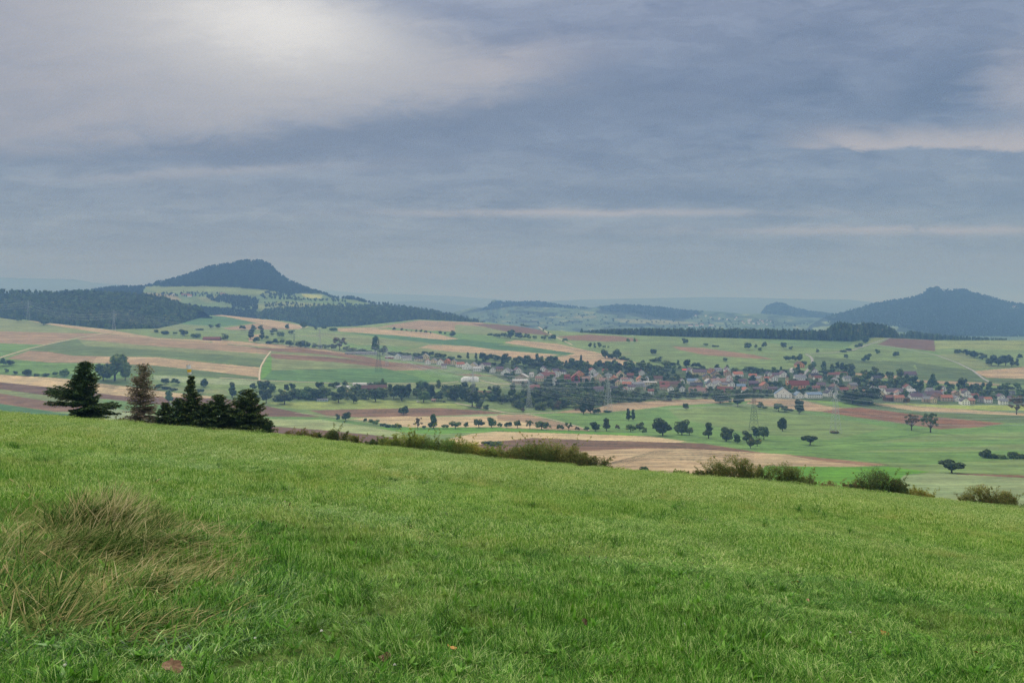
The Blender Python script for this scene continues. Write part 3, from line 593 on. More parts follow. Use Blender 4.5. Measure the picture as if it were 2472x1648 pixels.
for nm, xs, tp_, d, c in [('far_ridge', (-400, 330), [(-400,668),(0,670),(80,672),(180,674),(225,682),(300,688),(330,700)], 14500, (96, 116, 92)),
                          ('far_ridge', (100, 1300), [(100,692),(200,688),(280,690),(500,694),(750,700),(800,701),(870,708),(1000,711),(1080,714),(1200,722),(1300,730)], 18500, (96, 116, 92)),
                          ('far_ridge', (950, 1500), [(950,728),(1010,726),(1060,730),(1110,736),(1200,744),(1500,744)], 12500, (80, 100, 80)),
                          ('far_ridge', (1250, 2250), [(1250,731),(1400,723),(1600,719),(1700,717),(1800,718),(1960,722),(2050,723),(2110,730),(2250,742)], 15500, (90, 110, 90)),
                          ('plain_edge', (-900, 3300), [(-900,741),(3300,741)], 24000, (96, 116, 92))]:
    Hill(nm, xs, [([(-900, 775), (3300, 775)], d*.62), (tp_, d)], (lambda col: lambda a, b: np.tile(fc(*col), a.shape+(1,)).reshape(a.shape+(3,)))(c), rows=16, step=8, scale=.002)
# the plain under everything, out to the horizon
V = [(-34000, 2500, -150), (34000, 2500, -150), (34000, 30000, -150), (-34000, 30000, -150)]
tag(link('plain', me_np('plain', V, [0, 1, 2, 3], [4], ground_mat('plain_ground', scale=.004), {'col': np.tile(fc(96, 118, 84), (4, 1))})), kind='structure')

# air: even, pale, closed box round everything
mh = bpy.data.materials.new('haze_air'); mh.use_nodes = True; nt = mh.node_tree; nt.nodes.clear()
pv = nt.nodes.new('ShaderNodeVolumePrincipled'); ho = nt.nodes.new('ShaderNodeOutputMaterial'); nt.links.new(pv.outputs[0], ho.inputs['Volume'])
pv.inputs['Color'].default_value = HAZE_COL = (.21, .39, .77, 1); pv.inputs['Absorption Color'].default_value = (.64, .46, .0, 1)   # blue scatters more than red, so hills turn blue before they fade
pv.inputs['Density'].default_value = HAZE_D = 1.9e-4; pv.inputs['Anisotropy'].default_value = 0.0
hz = MB().box(-36000, -400, -330, 36000, 31000, 420).build('haze', mh); tag(hz, kind='stuff')
# ------------------------------------------------------------------ the meadow hillside we stand on
def meadow_mat():
    m = bpy.data.materials.new('meadow_soil'); m.use_nodes = True; nt = m.node_tree; t = NT(nt); b = nt.nodes['Principled BSDF']
    g = t.n('ShaderNodeNewGeometry'); P = g.outputs['Position']
    n = t.noise(P, .35, 6, .65); k = t.noise(P, 9, 5, .65)
    c = t.mix(t.ss(n, .35, .65), (*lin((84, 110, 50)), 1), (*lin((104, 124, 60)), 1))
    c = t.mix(t.ss(k, .45, .7), c, (*lin((60, 72, 38)), 1))
    nt.links.new(c, b.inputs['Base Color']); b.inputs['Roughness'].default_value = 1; b.inputs['Specular IOR Level'].default_value = .05
    return m
def fg_bump(x, y):
    return .035*vnoise(x*.9, y*.9, 31)+.02*vnoise(x*2.3, y*2.3, 32)+.10*vnoise(x*.12+9, y*.12, 33)*np.clip((y-8)/25, 0, 1)
HEAP = []   # low hummocks under the heaped hay: (x, y, rx, ry, h)
def fg_z(x, y):
    """height of the hillside at (x, y), y up to the brow"""
    x = np.asarray(x, float); y = np.asarray(y, float)
    px = CX+x/np.maximum(y, .3)*F; px = np.clip(px, -4500, 7000)
    py = edge_s(px)-OFF+1/(KF*np.maximum(y, .3)); z = (HY-py)/F*y
    z = z+fg_bump(x, y)
    for hx, hy, rx, ry, h in HEAP: z = z+h*np.exp(-((x-hx)/rx)**2-((y-hy)/ry)**2)
    return z
def fg_at(px, py):
    D = float(D_fg(px, py)); x = (px-CX)/F*D; return x, D, float(fg_z(x, D))
for px, py, rx, ry, h in [(240, 1300, .42, .34, .27), (110, 1350, .55, .4, .12), (420, 1345, .55, .38, .15), (60, 1470, .4, .3, .06), (330, 1440, .45, .3, .05)]:
    x, y, _ = fg_at(px, py); HEAP.append((x, y, rx, ry, h))
def meadow():
    u = np.concatenate([np.linspace(-3.6, -.75, 36)[:-1], np.linspace(-.75, .75, 420), np.linspace(.75, 3.6, 36)[1:]])
    D = 1/np.linspace(1/.35, 1/DE, 260)
    Y = D[:, None]+0*u; X = u*Y; Z = fg_z(X, Y)
    # over the brow the slope drops to the valley floor, out of sight
    px = CX+u*F; e = edge_s(px); De = DE; rows = []
    Dv = D_val(px, e+10)
    for tt, off in [(0.03, 1.0), (0.08, 4.0), (.2, 16), (.4, 34), (.7, 40), (.9, 24), (1.0, 9.5)]:
        d = De*(Dv/De)**tt; py = e+off; rows.append((u*d, d, (HY-py)/F*d))
    X = np.vstack([X]+[r[0] for r in rows]); Y = np.vstack([Y]+[r[1] for r in rows]); Z = np.vstack([Z]+[r[2] for r in rows])
    lo, sz = grid_faces(*X.shape)
    o = link('meadow', me_np('meadow', np.stack([X, Y, Z], -1).reshape(-1, 3), lo, sz, meadow_mat(), smooth=True)); tag(o, kind='structure')
meadow()

# ------------------------------------------------------------------ grass
def grass_mat(name, stops, dry=(176, 158, 104), patch=.5, rough=.45, spec=.16):
    m = bpy.data.materials.new(name); m.use_nodes = True; nt = m.node_tree; t = NT(nt); b = nt.nodes['Principled BSDF']
    a = t.n('ShaderNodeAttribute'); a.attribute_name = 'rnd'; h = t.n('ShaderNodeAttribute'); h.attribute_name = 'tip'
    g = t.n('ShaderNodeNewGeometry'); P = g.outputs['Position']; oi = t.n('ShaderNodeObjectInfo')
    n1 = t.noise(P, .30, 4, .6); n2 = t.noise(P, 1.3, 4, .6); n3 = t.noise(P, .09, 3, .5)
    k = t.add(t.mul(a.outputs['Fac'], .55), t.add(t.mul(n2, .35), t.mul(oi.outputs['Random'], .10)))
    r = t.n('ShaderNodeValToRGB'); nt.links.new(k, r.inputs[0]); e = r.color_ramp.elements
    e[0].position = stops[0][0]; e[0].color = (*lin(stops[0][1]), 1); e[1].position = stops[-1][0]; e[1].color = (*lin(stops[-1][1]), 1)
    for p_, c_ in stops[1:-1]: q = e.new(p_); q.color = (*lin(c_), 1)
    c = r.outputs[0]
    sp = t.n('ShaderNodeSeparateXYZ'); nt.links.new(P, sp.inputs[0]); 
    c = t.mix(t.mul(t.ss(t.add(t.mul(n1, .6), t.mul(n2, .4)), .50, .68), patch), c, (*lin(dry), 1))
    n4 = t.noise(P, .55, 5, .65); c = t.mix(t.mul(t.ss(n4, .48, .66), .55), c, t.mix(1.0, c, (.48, .68, .44, 1), 'MULTIPLY'))
    c = t.mix(t.mul(t.ss(n3, .35, .65), .5), c, t.mix(1.0, c, (1.12, 1.10, .84, 1), 'MULTIPLY'))
    c = t.mix(t.mul(h.outputs['Fac'], .3), c, t.mix(1.0, c, (1.45, 1.35, 1.2, 1), 'MULTIPLY'))
    if rough < .6: c = t.mix(1.0, c, (1.0, 1.07, .92, 1), 'MULTIPLY')
    nt.links.new(c, b.inputs['Base Color']); b.inputs['Roughness'].default_value = rough; b.inputs['Specular IOR Level'].default_value = spec
    tr = t.n('ShaderNodeBsdfTranslucent'); nt.links.new(c, tr.inputs[0]); mx = t.n('ShaderNodeMixShader'); mx.inputs[0].default_value = .3
    nt.links.new(b.outputs[0], mx.inputs[1]); nt.links.new(tr.outputs[0], mx.inputs[2]); nt.links.new(mx.outputs[0], nt.nodes['Material Output'].inputs[0])
    return m
def blades(rg, base, H, W, lean, yaw, curl, rnd, nseg=3, droop=None):
    """merged grass blades; base (n,3); returns V, loops, sizes, rnd, tip"""
    n = len(base); t = np.linspace(0, 1, nseg+1); d = np.stack([np.cos(yaw), np.sin(yaw)], 1); s_ = np.stack([-np.sin(yaw), np.cos(yaw)], 1)
    Vs = []; 
    for i, q in enumerate(t):
        ang = lean+curl*q; 
        if i == 0: off = np.zeros(n); zz = np.zeros(n)
        else:
            st = H/nseg; off = off+np.sin(lean+curl*(q-.5/nseg))*st; zz = zz+np.cos(lean+curl*(q-.5/nseg))*st
        c = base+np.stack([d[:, 0]*off, d[:, 1]*off, zz], 1)
        if i == nseg: Vs.append(c)
        else:
            w = (W*(1-.55*q*q)*.5)[:, None]*np.concatenate([s_, np.zeros((n, 1))], 1)
            Vs += [c-w, c+w]
    V = np.stack(Vs, 1); k = V.shape[1]; b0 = np.arange(n)[:, None]*k
    L = []; 
    quads = np.concatenate([b0+np.array([2*i, 2*i+1, 2*i+3, 2*i+2]) for i in range(nseg-1)], 1).reshape(-1, 4) if nseg > 1 else np.zeros((0, 4), int)
    tris = (b0+np.array([k-3, k-2, k-1]))
    loops = np.concatenate([quads.ravel(), tris.ravel()]); sizes = np.concatenate([np.full(len(quads), 4), np.full(n, 3)])
    tip = np.tile(np.concatenate([np.repeat(t[:-1], 2), [1.0]]), n)
    return V.reshape(-1, 3), loops, sizes, np.repeat(rnd, k), tip
def grass_patch(seed, n, R, h, w, lean=.45, broad=0, straw=.08, nseg=3):
    rg = np.random.default_rng(seed); 
    r = R*np.sqrt(rg.uniform(0, 1, n)); a = rg.uniform(0, 6.283, n)
    tc = rg.uniform(-R, R, (12, 2)); th = rg.uniform(.6, 1.35, 12); ty = rg.uniform(0, 6.283, 12)
    xy = np.stack([r*np.cos(a), r*np.sin(a)], 1); k = np.argmin(((xy[:, None]-tc)**2).sum(-1), 1)
    H = h*rg.uniform(.45, 1.15, n)*th[k]; rnd = np.clip(rg.normal(.46, .34, n)*.85+.25*(th[k]-.9), 0, .95)
    st = rg.uniform(0, 1, n) < straw; rnd[st] = 1.0
    V = blades(rg, np.concatenate([xy, np.zeros((n, 1))-.01], 1), H, w*rg.uniform(.6, 1.3, n), np.abs(rg.normal(lean, .25, n)), ty[k]+rg.normal(0, 1.1, n), rg.uniform(.2, 1.3, n), rnd, nseg)
    parts = [V]
    if broad:
        m = broad; c = rg.uniform(-R*.8, R*.8, (max(1, m//7), 2)); q = np.arange(m) % len(c)
        base = np.concatenate([c[q]+rg.normal(0, .012, (m, 2)), np.full((m, 1), .01)], 1)
        parts.append(blades(rg, base, rg.uniform(.05, .12, m), rg.uniform(.016, .034, m), rg.uniform(.5, 1.1, m), rg.uniform(0, 6.283, m), rg.uniform(.1, .6, m), np.clip(rg.normal(.55, .12, m), 0, .8), nseg))
    return join_parts('grass', parts)
def join_parts(name, parts, m=None):
    V = np.concatenate([p[0] for p in parts]); o = np.cumsum([0]+[len(p[0]) for p in parts])
    L = np.concatenate([p[1]+o[i] for i, p in enumerate(parts)]); Sz = np.concatenate([p[2] for p in parts])
    return me_np(name, V, L, Sz, m, {'rnd': np.concatenate([p[3] for p in parts]), 'tip': np.concatenate([p[4] for p in parts])})
GM = grass_mat('grass_blades', [(.16, (38, 74, 18)), (.34, (84, 132, 38)), (.55, (138, 172, 72)), (.72, (196, 210, 136)), (.93, (222, 208, 160))], dry=(178, 168, 104), patch=.5)
GN = grass_mat('grass_near', [(.16, (22, 52, 12)), (.36, (58, 110, 26)), (.56, (108, 158, 50)), (.72, (178, 204, 118)), (.88, (230, 220, 176))], dry=(160, 152, 88), patch=.48)
GF = grass_mat('grass_pale', [(.12, (72, 102, 40)), (.32, (114, 146, 64)), (.55, (158, 180, 100)), (.74, (192, 202, 138)), (.93, (224, 210, 164))], dry=(200, 184, 128), patch=.55)
def grow_grass():
    near = [grass_patch(100+i, 900, .34, .085, .0042, broad=14 if i % 2 else 4) for i in range(7)]
    mid = [grass_patch(200+i, 900, .62, .085, .0085, straw=.10, nseg=2) for i in range(5)]
    far = [grass_patch(300+i, 900, 1.5, .10, .022, straw=.10, nseg=2) for i in range(4)]
    for p in near: p.materials.append(GN)
    for p in mid: p.materials.append(GM)
    for p in far: p.materials.append(GF)
    rg = np.random.default_rng(5)
    def field(y0, y1, dens, um=.78):
        n = int(dens*um*(y1**2-y0**2)); y = np.sqrt(rg.uniform(y0**2, y1**2, n)); x = rg.uniform(-um, um, n)*y
        return x, y
    for nm, protos, y0, y1, dens, sj, seed in [('short_grass', near, 2.6, 11.5, 15, .45, 1), ('meadow_grass', mid, 11, 29, 4.2, .4, 2), ('brow_grass', far, 28, DE*1.02, 1.15, .4, 3)]:
        x, y = field(y0, y1, dens); z = fg_z(x, y)
        n = len(x); s = 1+sj*vnoise(x*.8, y*.8, 77)+rg.uniform(-.15, .15, n); s = np.clip(s, .5, 1.7)
        lush = vnoise(x*.35, y*.35, 78); hs = s*(1+.5*lush)*rg.uniform(.7, 1.25, n)
        rot = np.stack([rg.normal(0, .06, n)-.02, rg.normal(0, .06, n)+.09, rg.uniform(0, 6.283, n)], 1)
        o = instancer(nm, np.stack([x, y, z], 1), protos, rot, np.stack([np.ones(n), np.ones(n), hs], 1), seed=seed); tag(o, kind='stuff')
grow_grass()
def tufts():
    def tuft(seed, n, L, w, mean, kind):
        rg = np.random.default_rng(seed); base = np.concatenate([rg.normal(0, .02 if kind == 'tuft' else .008, (n, 2)), np.zeros((n, 1))], 1)
        if kind == 'tuft': return join_parts('tuft', [blades(rg, base, L*rg.uniform(.5, 1.1, n), w*rg.uniform(.7, 1.3, n), np.abs(rg.normal(.35, .25, n)), rg.uniform(0, 6.283, n), rg.uniform(.5, 1.5, n), np.clip(rg.normal(mean, .2, n), 0, .98), 4)])
        return join_parts('rosette', [blades(rg, base, L*rg.uniform(.7, 1.1, n), w*rg.uniform(.7, 1.2, n), rg.uniform(.7, 1.2, n), rg.uniform(0, 6.283, n), rg.uniform(.0, .5, n), np.clip(rg.normal(mean, .08, n), 0, .8), 3)])
    protos = [tuft(900+i, 70, .16, .006, [.16, .36, .66, .26][i], 'tuft') for i in range(4)]+[tuft(920+i, 11, .10, .03, [.42, .5, .36][i], 'rosette') for i in range(3)]+[tuft(930, 16, .24, .0035, .97, 'tuft')]
    for p in protos: p.materials.append(GN)
    rg = np.random.default_rng(8); P = []
    for y0, y1, dens in [(3.2, 12, 10.0), (12, 30, 2.6), (30, DE, .4)]:
        n = int(dens*.78*(y1**2-y0**2)); y = np.sqrt(rg.uniform(y0**2, y1**2, n)); x = rg.uniform(-.78, .78, n)*y
        keep = vnoise(x*.7, y*.7, 91)+.6*vnoise(x*2, y*2, 92) > rg.uniform(-.5, 1.1, n); P.append(np.stack([x[keep], y[keep], fg_z(x[keep], y[keep])], 1))
    P = np.concatenate(P); n = len(P); s = rg.uniform(.6, 1.25, n)*np.clip(P[:, 1]/16, 1, 1.7); idx = rg.choice(8, n, p=[.18, .14, .10, .16, .11, .10, .09, .12])
    tag(instancer('grass_tufts', P, protos, np.stack([rg.normal(0, .1, n), rg.normal(.05, .1, n), rg.uniform(0, 6.283, n)], 1), np.stack([s, s, s], 1), idx), kind='stuff')
tufts()

# heap of cut, matted hay and long grass at the lower left
HM = grass_mat('hay_blades', [(.12, (26, 44, 16)), (.32, (56, 84, 32)), (.48, (104, 128, 66)), (.62, (166, 154, 102)), (.8, (216, 202, 156)), (.97, (240, 230, 196))], dry=(156, 134, 84), patch=.3, rough=.9, spec=.03)
def hay(name, seed, n, reg, hl, wl, leanm, yawm, kind, mean, zoff=.0, m=HM, sdj=.22):
    rg = np.random.default_rng(seed); P = []
    cx, cy, rx, ry = reg; 
    r = np.sqrt(rg.uniform(0, 1, n)); a = rg.uniform(0, 6.283, n); px = cx+rx*r*np.cos(a); py = cy+ry*r*np.sin(a)
    D = D_fg(px, py); x = (px-CX)/F*D; z = fg_z(x, D)+rg.uniform(0, zoff, n)
    yaw = yawm+1.3*vnoise(x*1.4, D*1.4, seed)+rg.normal(0, .95, n)
    p = blades(rg, np.stack([x, D, z], 1), rg.uniform(*hl, n), rg.uniform(*wl, n), np.clip(rg.normal(leanm, .28, n), 0, 1.55), yaw, rg.uniform(.1, .9, n), np.clip(rg.normal(mean, sdj, n), 0, 1), 4)
    return p
def hay_heap():
    ps = [hay('h', 1, 6000, (250, 1290, 150, 75), (.20, .44), (.007, .014), 1.05, .5, 0, .42, .05),
          hay('h', 2, 7500, (360, 1360, 260, 90), (.16, .38), (.007, .014), 1.38, .3, 0, .58, .05),
          hay('h', 3, 1600, (70, 1310, 110, 80), (.20, .40), (.005, .010), 1.1, .2, 0, .72, .04),
          hay('h', 9, 700, (330, 1350, 230, 80), (.25, .5), (.005, .009), 1.25, .4, 0, .97, .06),
          hay('h', 10, 260, (230, 1300, 90, 50), (.4, .65), (.005, .008), .8, .3, 0, 1.0, .06),
          hay('h', 5, 260, (240, 1270, 100, 50), (.35, .60), (.004, .007), .55, .5, 0, .90, .05),
          hay('h', 6, 1900, (440, 1335, 160, 42), (.2, .4), (.006, .011), 1.42, .1, 0, .74, .04),
          hay('h', 7, 2400, (110, 1450, 170, 110), (.14, .36), (.006, .012), 1.15, 1.7, 0, .50, .04),
          hay('h', 8, 3600, (320, 1460, 270, 100), (.14, .34), (.006, .012), 1.35, .4, 0, .58, .03)]
    o = link('matted_hay', join_parts('matted_hay', ps, HM)); tag(o, kind='stuff')
    ps = [hay('h', 11, 1300, (640, 1400, 100, 60), (.12, .26), (.006, .011), .6, 1.2, 0, .34, .0, GM, .28),
          hay('h', 12, 1300, (560, 1450, 150, 80), (.12, .26), (.006, .011), 1.0, .5, 0, .36, .0, GM, .28),
          hay('h', 14, 900, (400, 1510, 300, 90), (.10, .26), (.006, .011), 1.1, .6, 0, .46, .0, GM, .28),
          hay('h', 15, 600, (120, 1560, 170, 90), (.10, .26), (.005, .010), 1.1, 2.2, 0, .45, .0, GM, .3),
          hay('h', 13, 500, (80, 1440, 110, 80), (.12, .30), (.005, .010), .8, 1.9, 0, .35, .0, GM, .28)]
    o = link('long_grass', join_parts('long_grass', ps, GN)); tag(o, kind='stuff')
hay_heap()
# seed stalks of ribwort and timothy standing above the turf
def stalk_mesh(seed, h=.24, bend=.3, head='ribwort'):
    rg = random.Random(seed); b = MB(); pts = []
    for i in range(5):
        t = i/4; pts.append((bend*h*t*t, 0, h*t))
    b.tube(pts, [.0014, .0012, .0011, .001, .0009], 5); top_ = Vector(pts[-1]); d = (Vector(pts[-1])-Vector(pts[-2])).normalized()
    hd = MB(); L = .028 if head == 'ribwort' else .065; R = .0055 if head == 'ribwort' else .0042
    hd.tube([top_+d*L*q for q in (0, .2, .55, .85, 1)], [R*.5, R, R, R*.7, R*.2], 7)
    return b, hd
st_m = mat('stalk_green', (112, 122, 66)); hd_m = mat('seed_head_brown', (86, 56, 40)); hd2_m = mat('seed_head_straw', (196, 170, 118)); st2_m = mat('stalk_straw', (178, 160, 104))
STK = []
for i, (hh, bd, kd) in enumerate([(.24, .25, 'ribwort'), (.2, .5, 'ribwort'), (.34, .35, 'timothy'), (.42, 1.0, 'timothy')]):
    a, b = stalk_mesh(i, hh, bd, kd); STK.append((a.mesh('stalk', st_m if kd == 'ribwort' else st2_m, True), b.mesh('seed_head', hd_m if kd == 'ribwort' else hd2_m, True)))
ORD = ['first','second','third','fourth','fifth','sixth','seventh','eighth','ninth','tenth','eleventh','twelfth','thirteenth','fourteenth','fifteenth','sixteenth','seventeenth','eighteenth','nineteenth','twentieth']
def ordn(i):
    if i < 20: return ORD[i]
    tens = {2: 'twenty', 3: 'thirty', 4: 'forty', 5: 'fifty'}[(i+1)//10]
    return (tens[:-1]+'ieth') if (i+1) % 10 == 0 else tens+'-'+ORD[(i+1) % 10-1]
SX = []
for i, (px, py, k, rz, s) in enumerate([(632,1352,0,.3,1),(660,1338,1,1.2,1),(672,1365,0,4,1.1),(694,1336,0,2,1.2),(700,1352,1,0,1),(686,1290,0,1,1.5),(655,1310,0,5,1.2),(1000,1362,0,.2,1),(1004,1370,1,3,.9),
        (735,1320,0,2,1),(845,1352,1,1,.9),(1430,1400,0,2,1),(1475,1395,1,4,1),(1900,1440,0,1,1),(610,1250,3,0,1),(610,1195,3,.4,1.1),(260,1260,2,0,1.4),(275,1265,3,.6,1.2),(430,1300,2,.8,1.2),(120,1260,3,3,1.2),(30,1270,3,3.4,1.1),(95,1250,2,3,1.1),(315,1215,3,.2,1.1),(240,1490,3,3,1),(60,1520,2,3,1)]):
    x, y, z = fg_at(px, py); e = empty('seed_stalk', (x, y, z), rz); e.scale = (s, s, s); kd = 'ribwort' if k < 2 else 'timothy'
    link('stalk', STK[k][0], e); link('seed_head', STK[k][1], e)
    SX.append((px, kd, e))
def name_stalks():
  for kd in ('ribwort', 'timothy'):
   for j, (px, _, e) in enumerate(sorted([q for q in SX if q[1] == kd], key=lambda q: q[0])):
    if kd == 'ribwort': tag(e, 'thin stalk with a dark brown seed head, %s from the left of its kind' % ordn(j), 'seed stalk', 'dark-headed seed stalks in the meadow')
    else: tag(e, 'straw-coloured grass stalk, %s from the left of those around the matted hay' % ordn(j), 'seed stalk', 'straw-coloured stalks around the hay heap')
name_stalks()
# fallen leaves
def leaf_mesh(seed, kind='maple'):
    rg = random.Random(seed); n = 22; v = [(0, 0, 0)]; curl = rg.uniform(.2, .5)
    for i in range(n):
        a = 2*math.pi*i/n; r = (1+.1*math.cos(5*a+seed)+.18*rg.uniform(-1, 1))*(1+.3*math.cos(2*a)) if kind == 'maple' else (.55+.45*abs(math.cos(a)))*(1+.08*rg.uniform(-1, 1))
        x, y = r*math.cos(a), r*math.sin(a)*(.8 if kind == 'maple' else .5); v.append((x, y, curl*(y*y)+.12*math.sin(3*x+seed)+rg.uniform(-.06, .06)))
    f = [(0, i+1, (i+1) % n+1) for i in range(n)]; me = bpy.data.meshes.new('leaf'); me.from_pydata(v, [], f); return me
LV = [(1920,1418,.045,(198,132,54),'maple','curled orange and brown leaf farthest up the slope'),(1952,1464,.04,(206,150,124),'oval','pale pinkish leaf folded in the short grass'),(2135,1542,.05,(214,146,72),'maple','bright orange leaf with a dark blotch near the lower right'),(2362,1588,.034,(172,74,42),'maple','small red leaf at the far lower right'),
      (797,1437,.045,(206,150,122),'oval','pale pink curled leaf lying between lush tufts'),(1412,1510,.032,(70,22,20),'maple','dark maroon leaf lying on the turf'),(1437,1516,.02,(70,24,20),'oval','smaller dark maroon leaf beside the larger one'),(1275,1584,.045,(138,128,134),'maple','grey wrinkled dead leaf near the bottom edge'),(1090,1570,.05,(200,150,84),'oval','tan upright curled leaf near the bottom centre'),
      (930,1606,.04,(112,84,64),'maple','grey brown dead leaf low in the grass'),(1446,1449,.03,(200,164,120),'oval','pale tan leaf in the middle of the turf'),(415,1625,.06,(146,112,84),'maple','large brown crumpled leaf at the bottom left edge'),(565,1548,.04,(92,50,38),'oval','long dark brown withered leaf beside lush grass'),
      (120,1440,.03,(176,112,82),'oval','small rusty leaf caught in the hay'),(90,1418,.03,(186,120,92),'oval','rusty pink leaf by the left edge of the hay'),(1001,1310,.022,(176,80,60),'oval','little red brown leaf on top of the grass'),(15,1395,.035,(198,160,112),'oval','buff leaf pressed in the hay at the left edge')]
for i, (px, py, r, col, kd, lb) in enumerate(LV):
    x, y, z = fg_at(px, py); o = link('fallen_leaf', leaf_mesh(i+3, kd)); o.data.materials.append(mat('leaf_%d' % i, col, .7, .3, 60))
    o.location = (x, y, z+.05*min(1, r/.03)); rg = random.Random(i); o.scale = (r, r, r); o.rotation_euler = (rg.uniform(.35, .9), rg.uniform(-.5, .5), rg.uniform(0, 6.28)); tag(o, lb, 'leaf', 'fallen leaves in the meadow')
# clover flowers
def clover(px, py, i, col, lb, s=1):
    x, y, z = fg_at(px, py); e = empty('clover_flower', (x, y, z)); MB().tube([(0, 0, 0), (.004, 0, .05), (.003, .002, .085)], .0012, 5).build('stem', st_m, e)
    b = MB(); rg = random.Random(i)
    for k in range(26):
        a = rg.uniform(0, 6.283); q = math.acos(rg.uniform(-.4, 1)); d = Vector((math.sin(q)*math.cos(a), math.sin(q)*math.sin(a), math.cos(q)))
        c = Vector((.003, .002, .092)); b.tube([c+d*.002, c+d*.0095, c+d*.012], [.0012, .0022, .0005], 4)
    b.build('flower_head', mat('petal_%s' % col[0], col[1], .6), e); e.scale = (s*.7, s*.7, s*.7); tag(e, lb, 'flower')
W_ = ('white', (226, 224, 208)); K_ = ('pink', (186, 130, 168))
for i, (px, py, c, lb, s) in enumerate([(615,1572,W_,'tiny white clover flower right of the big brown crumpled leaf',1.1),(155,1640,W_,'tiny white clover flower at the bottom edge below the hay',1.2),(952,1636,W_,'white clover flower by the grey brown dead leaf',1.2),(2052,1542,W_,'white clover head just left of the bright orange leaf',1.4),(2078,1556,W_,'smaller white clover head between the orange leaf and its neighbour',1.0),
        (1650,1540,W_,'large whitish clover head alone in the lower turf',1.8),(775,1565,W_,'white clover head left of the tan upright leaf',1.3),(1703,1264,K_,'pink flower head high on the green slope',1.8),(606,1345,K_,'mauve flower at the right end of the hay heap',1.6),(687,1228,K_,'pink flower on a tall stalk behind the hay',1.6),(1462,1357,K_,'pale pink flower in the middle of the slope',1.4)]): clover(px, py, i, c, lb, s)

# ------------------------------------------------------------------ conifers on the brow
def spruce(name, loc, H, R, seed, dead=0.0, needles=1.0, gaps=0.0, twin=False, asym=None, low=0.0, ex=.8):
    rg = random.Random(seed); ng = np.random.default_rng(seed); e = empty(name, loc)
    tr = MB(); lean = rg.uniform(-.01, .01)
    tr.tube([(lean*H*t, 0, H*t-.3*(t == 0)) for t in (0, .15, .4, .7, .9, 1)], [H*.017, H*.014, H*.011, H*.006, H*.003, H*.001], 8)
    if twin: tr.tube([(-.25, .1, 0), (-.32, .1, H*.5), (-.3, .1, H*.86)], [H*.012, H*.008, H*.002], 6)
    A, B, C_, rn, br = [], [], [], [], MB()
    z = low+.15
    while z < H*.985:
        f = z/H; nb = rg.randint(6, 9)
        for k in range(nb):
            a = rg.uniform(0, 6.283); L = R*(1-f)**ex*rg.uniform(.7, 1.12)+.10
            if asym: L *= asym(f, a)
            if rg.random() < gaps: L *= rg.uniform(.25, .6)
            if L < .08: continue
            up = .55*f-.10; ox = -.3 if (twin and rg.random() < .45 and z < H*.8) else 0.0
            d = Vector((math.cos(a), math.sin(a), 0)); n = max(3, int(L/.16)); pts = []
            for i in range(n+1):
                t = i/n; pts.append(Vector((lean*z+ox, 0, z))+d*L*t+Vector((0, 0, L*(up*t-.35*t*t*(1-f)+.22*t**3))))
            br.tube(pts, [.012*(1-.8*i/n)+.003 for i in range(n+1)], 4, cap=False)
            side = d.cross(Vector((0, 0, 1)))
            for i in range(1, n+1):
                p = pts[i]; t = i/n; w = L*.42*(1-t*.75)*(.6+.4*t)+.05
                for s_ in (-1, 1, 0):
                    tw = rg.uniform(.6, 1.1)*w if s_ else .16; dir_ = (d*(.55+.3*rg.random())+side*s_*.9).normalized() if s_ else d
                    m = max(2, int(tw/.05)); dr = -rg.uniform(.15, .5)*(1-f*.6)
                    for j in range(m):
                        if rg.random() > needles: continue
                        q = p+dir_*tw*(j+.5)/m+Vector((0, 0, dr*tw*((j+.5)/m)))
                        for _ in range(2):
                            l = rg.uniform(.12, .22); dd = (dir_+Vector((rg.uniform(-.8, .8), rg.uniform(-.8, .8), rg.uniform(-.9, .5)))).normalized()
                            ss_ = dd.cross(Vector((rg.uniform(-1, 1), rg.uniform(-1, 1), 1))).normalized()*l*.30
                            A.append(q-ss_); B.append(q+ss_); C_.append(q+dd*l); rn.append(rg.random() if rg.random() > dead*.1 else 1.0)
                    if dead or i % 2: br.tube([p, p+dir_*tw*.6+Vector((0, 0, dr*tw*.4)), p+dir_*tw+Vector((0, 0, dr*tw))], [.006, .004, .002], 3, cap=False)
        z += rg.uniform(.10, .17)
    bark = mat('bark_dead', (142, 128, 114)) if dead else mat('bark_spruce', (84, 66, 52))
    tr.build('trunk', bark, e, True); br.build('branches', bark, e)
    n = len(A); V = np.stack([np.array(A), np.array(B), np.array(C_)], 1).reshape(-1, 3)
    nm = leafmat('needles_dead', (140, 130, 112), (104, 102, 76), (92, 104, 66), .05) if dead else leafmat('needles_spruce', (40, 62, 34), (82, 106, 54), (122, 132, 72), .10)
    link('needles', me_np('needles', V, np.arange(n*3), np.full(n, 3), nm, {'rnd': np.repeat(rn, 3)}), e)
    return e
def brow(px, dpy=4, D=None):
    D = D or DE*1.06; py = float(edge_s(px))+dpy; return ((px-CX)/F*D, D, (HY-py)/F*D)
m_ = DE*1.06/F
def lopsided(f, a):
    k = 1.0+.7*math.cos(a)*(.75 if f < .30 else -1 if f < .54 else .1)
    return max(.4, k)*(1.25 if .32 < f < .52 else .9 if f < .1 else 1)
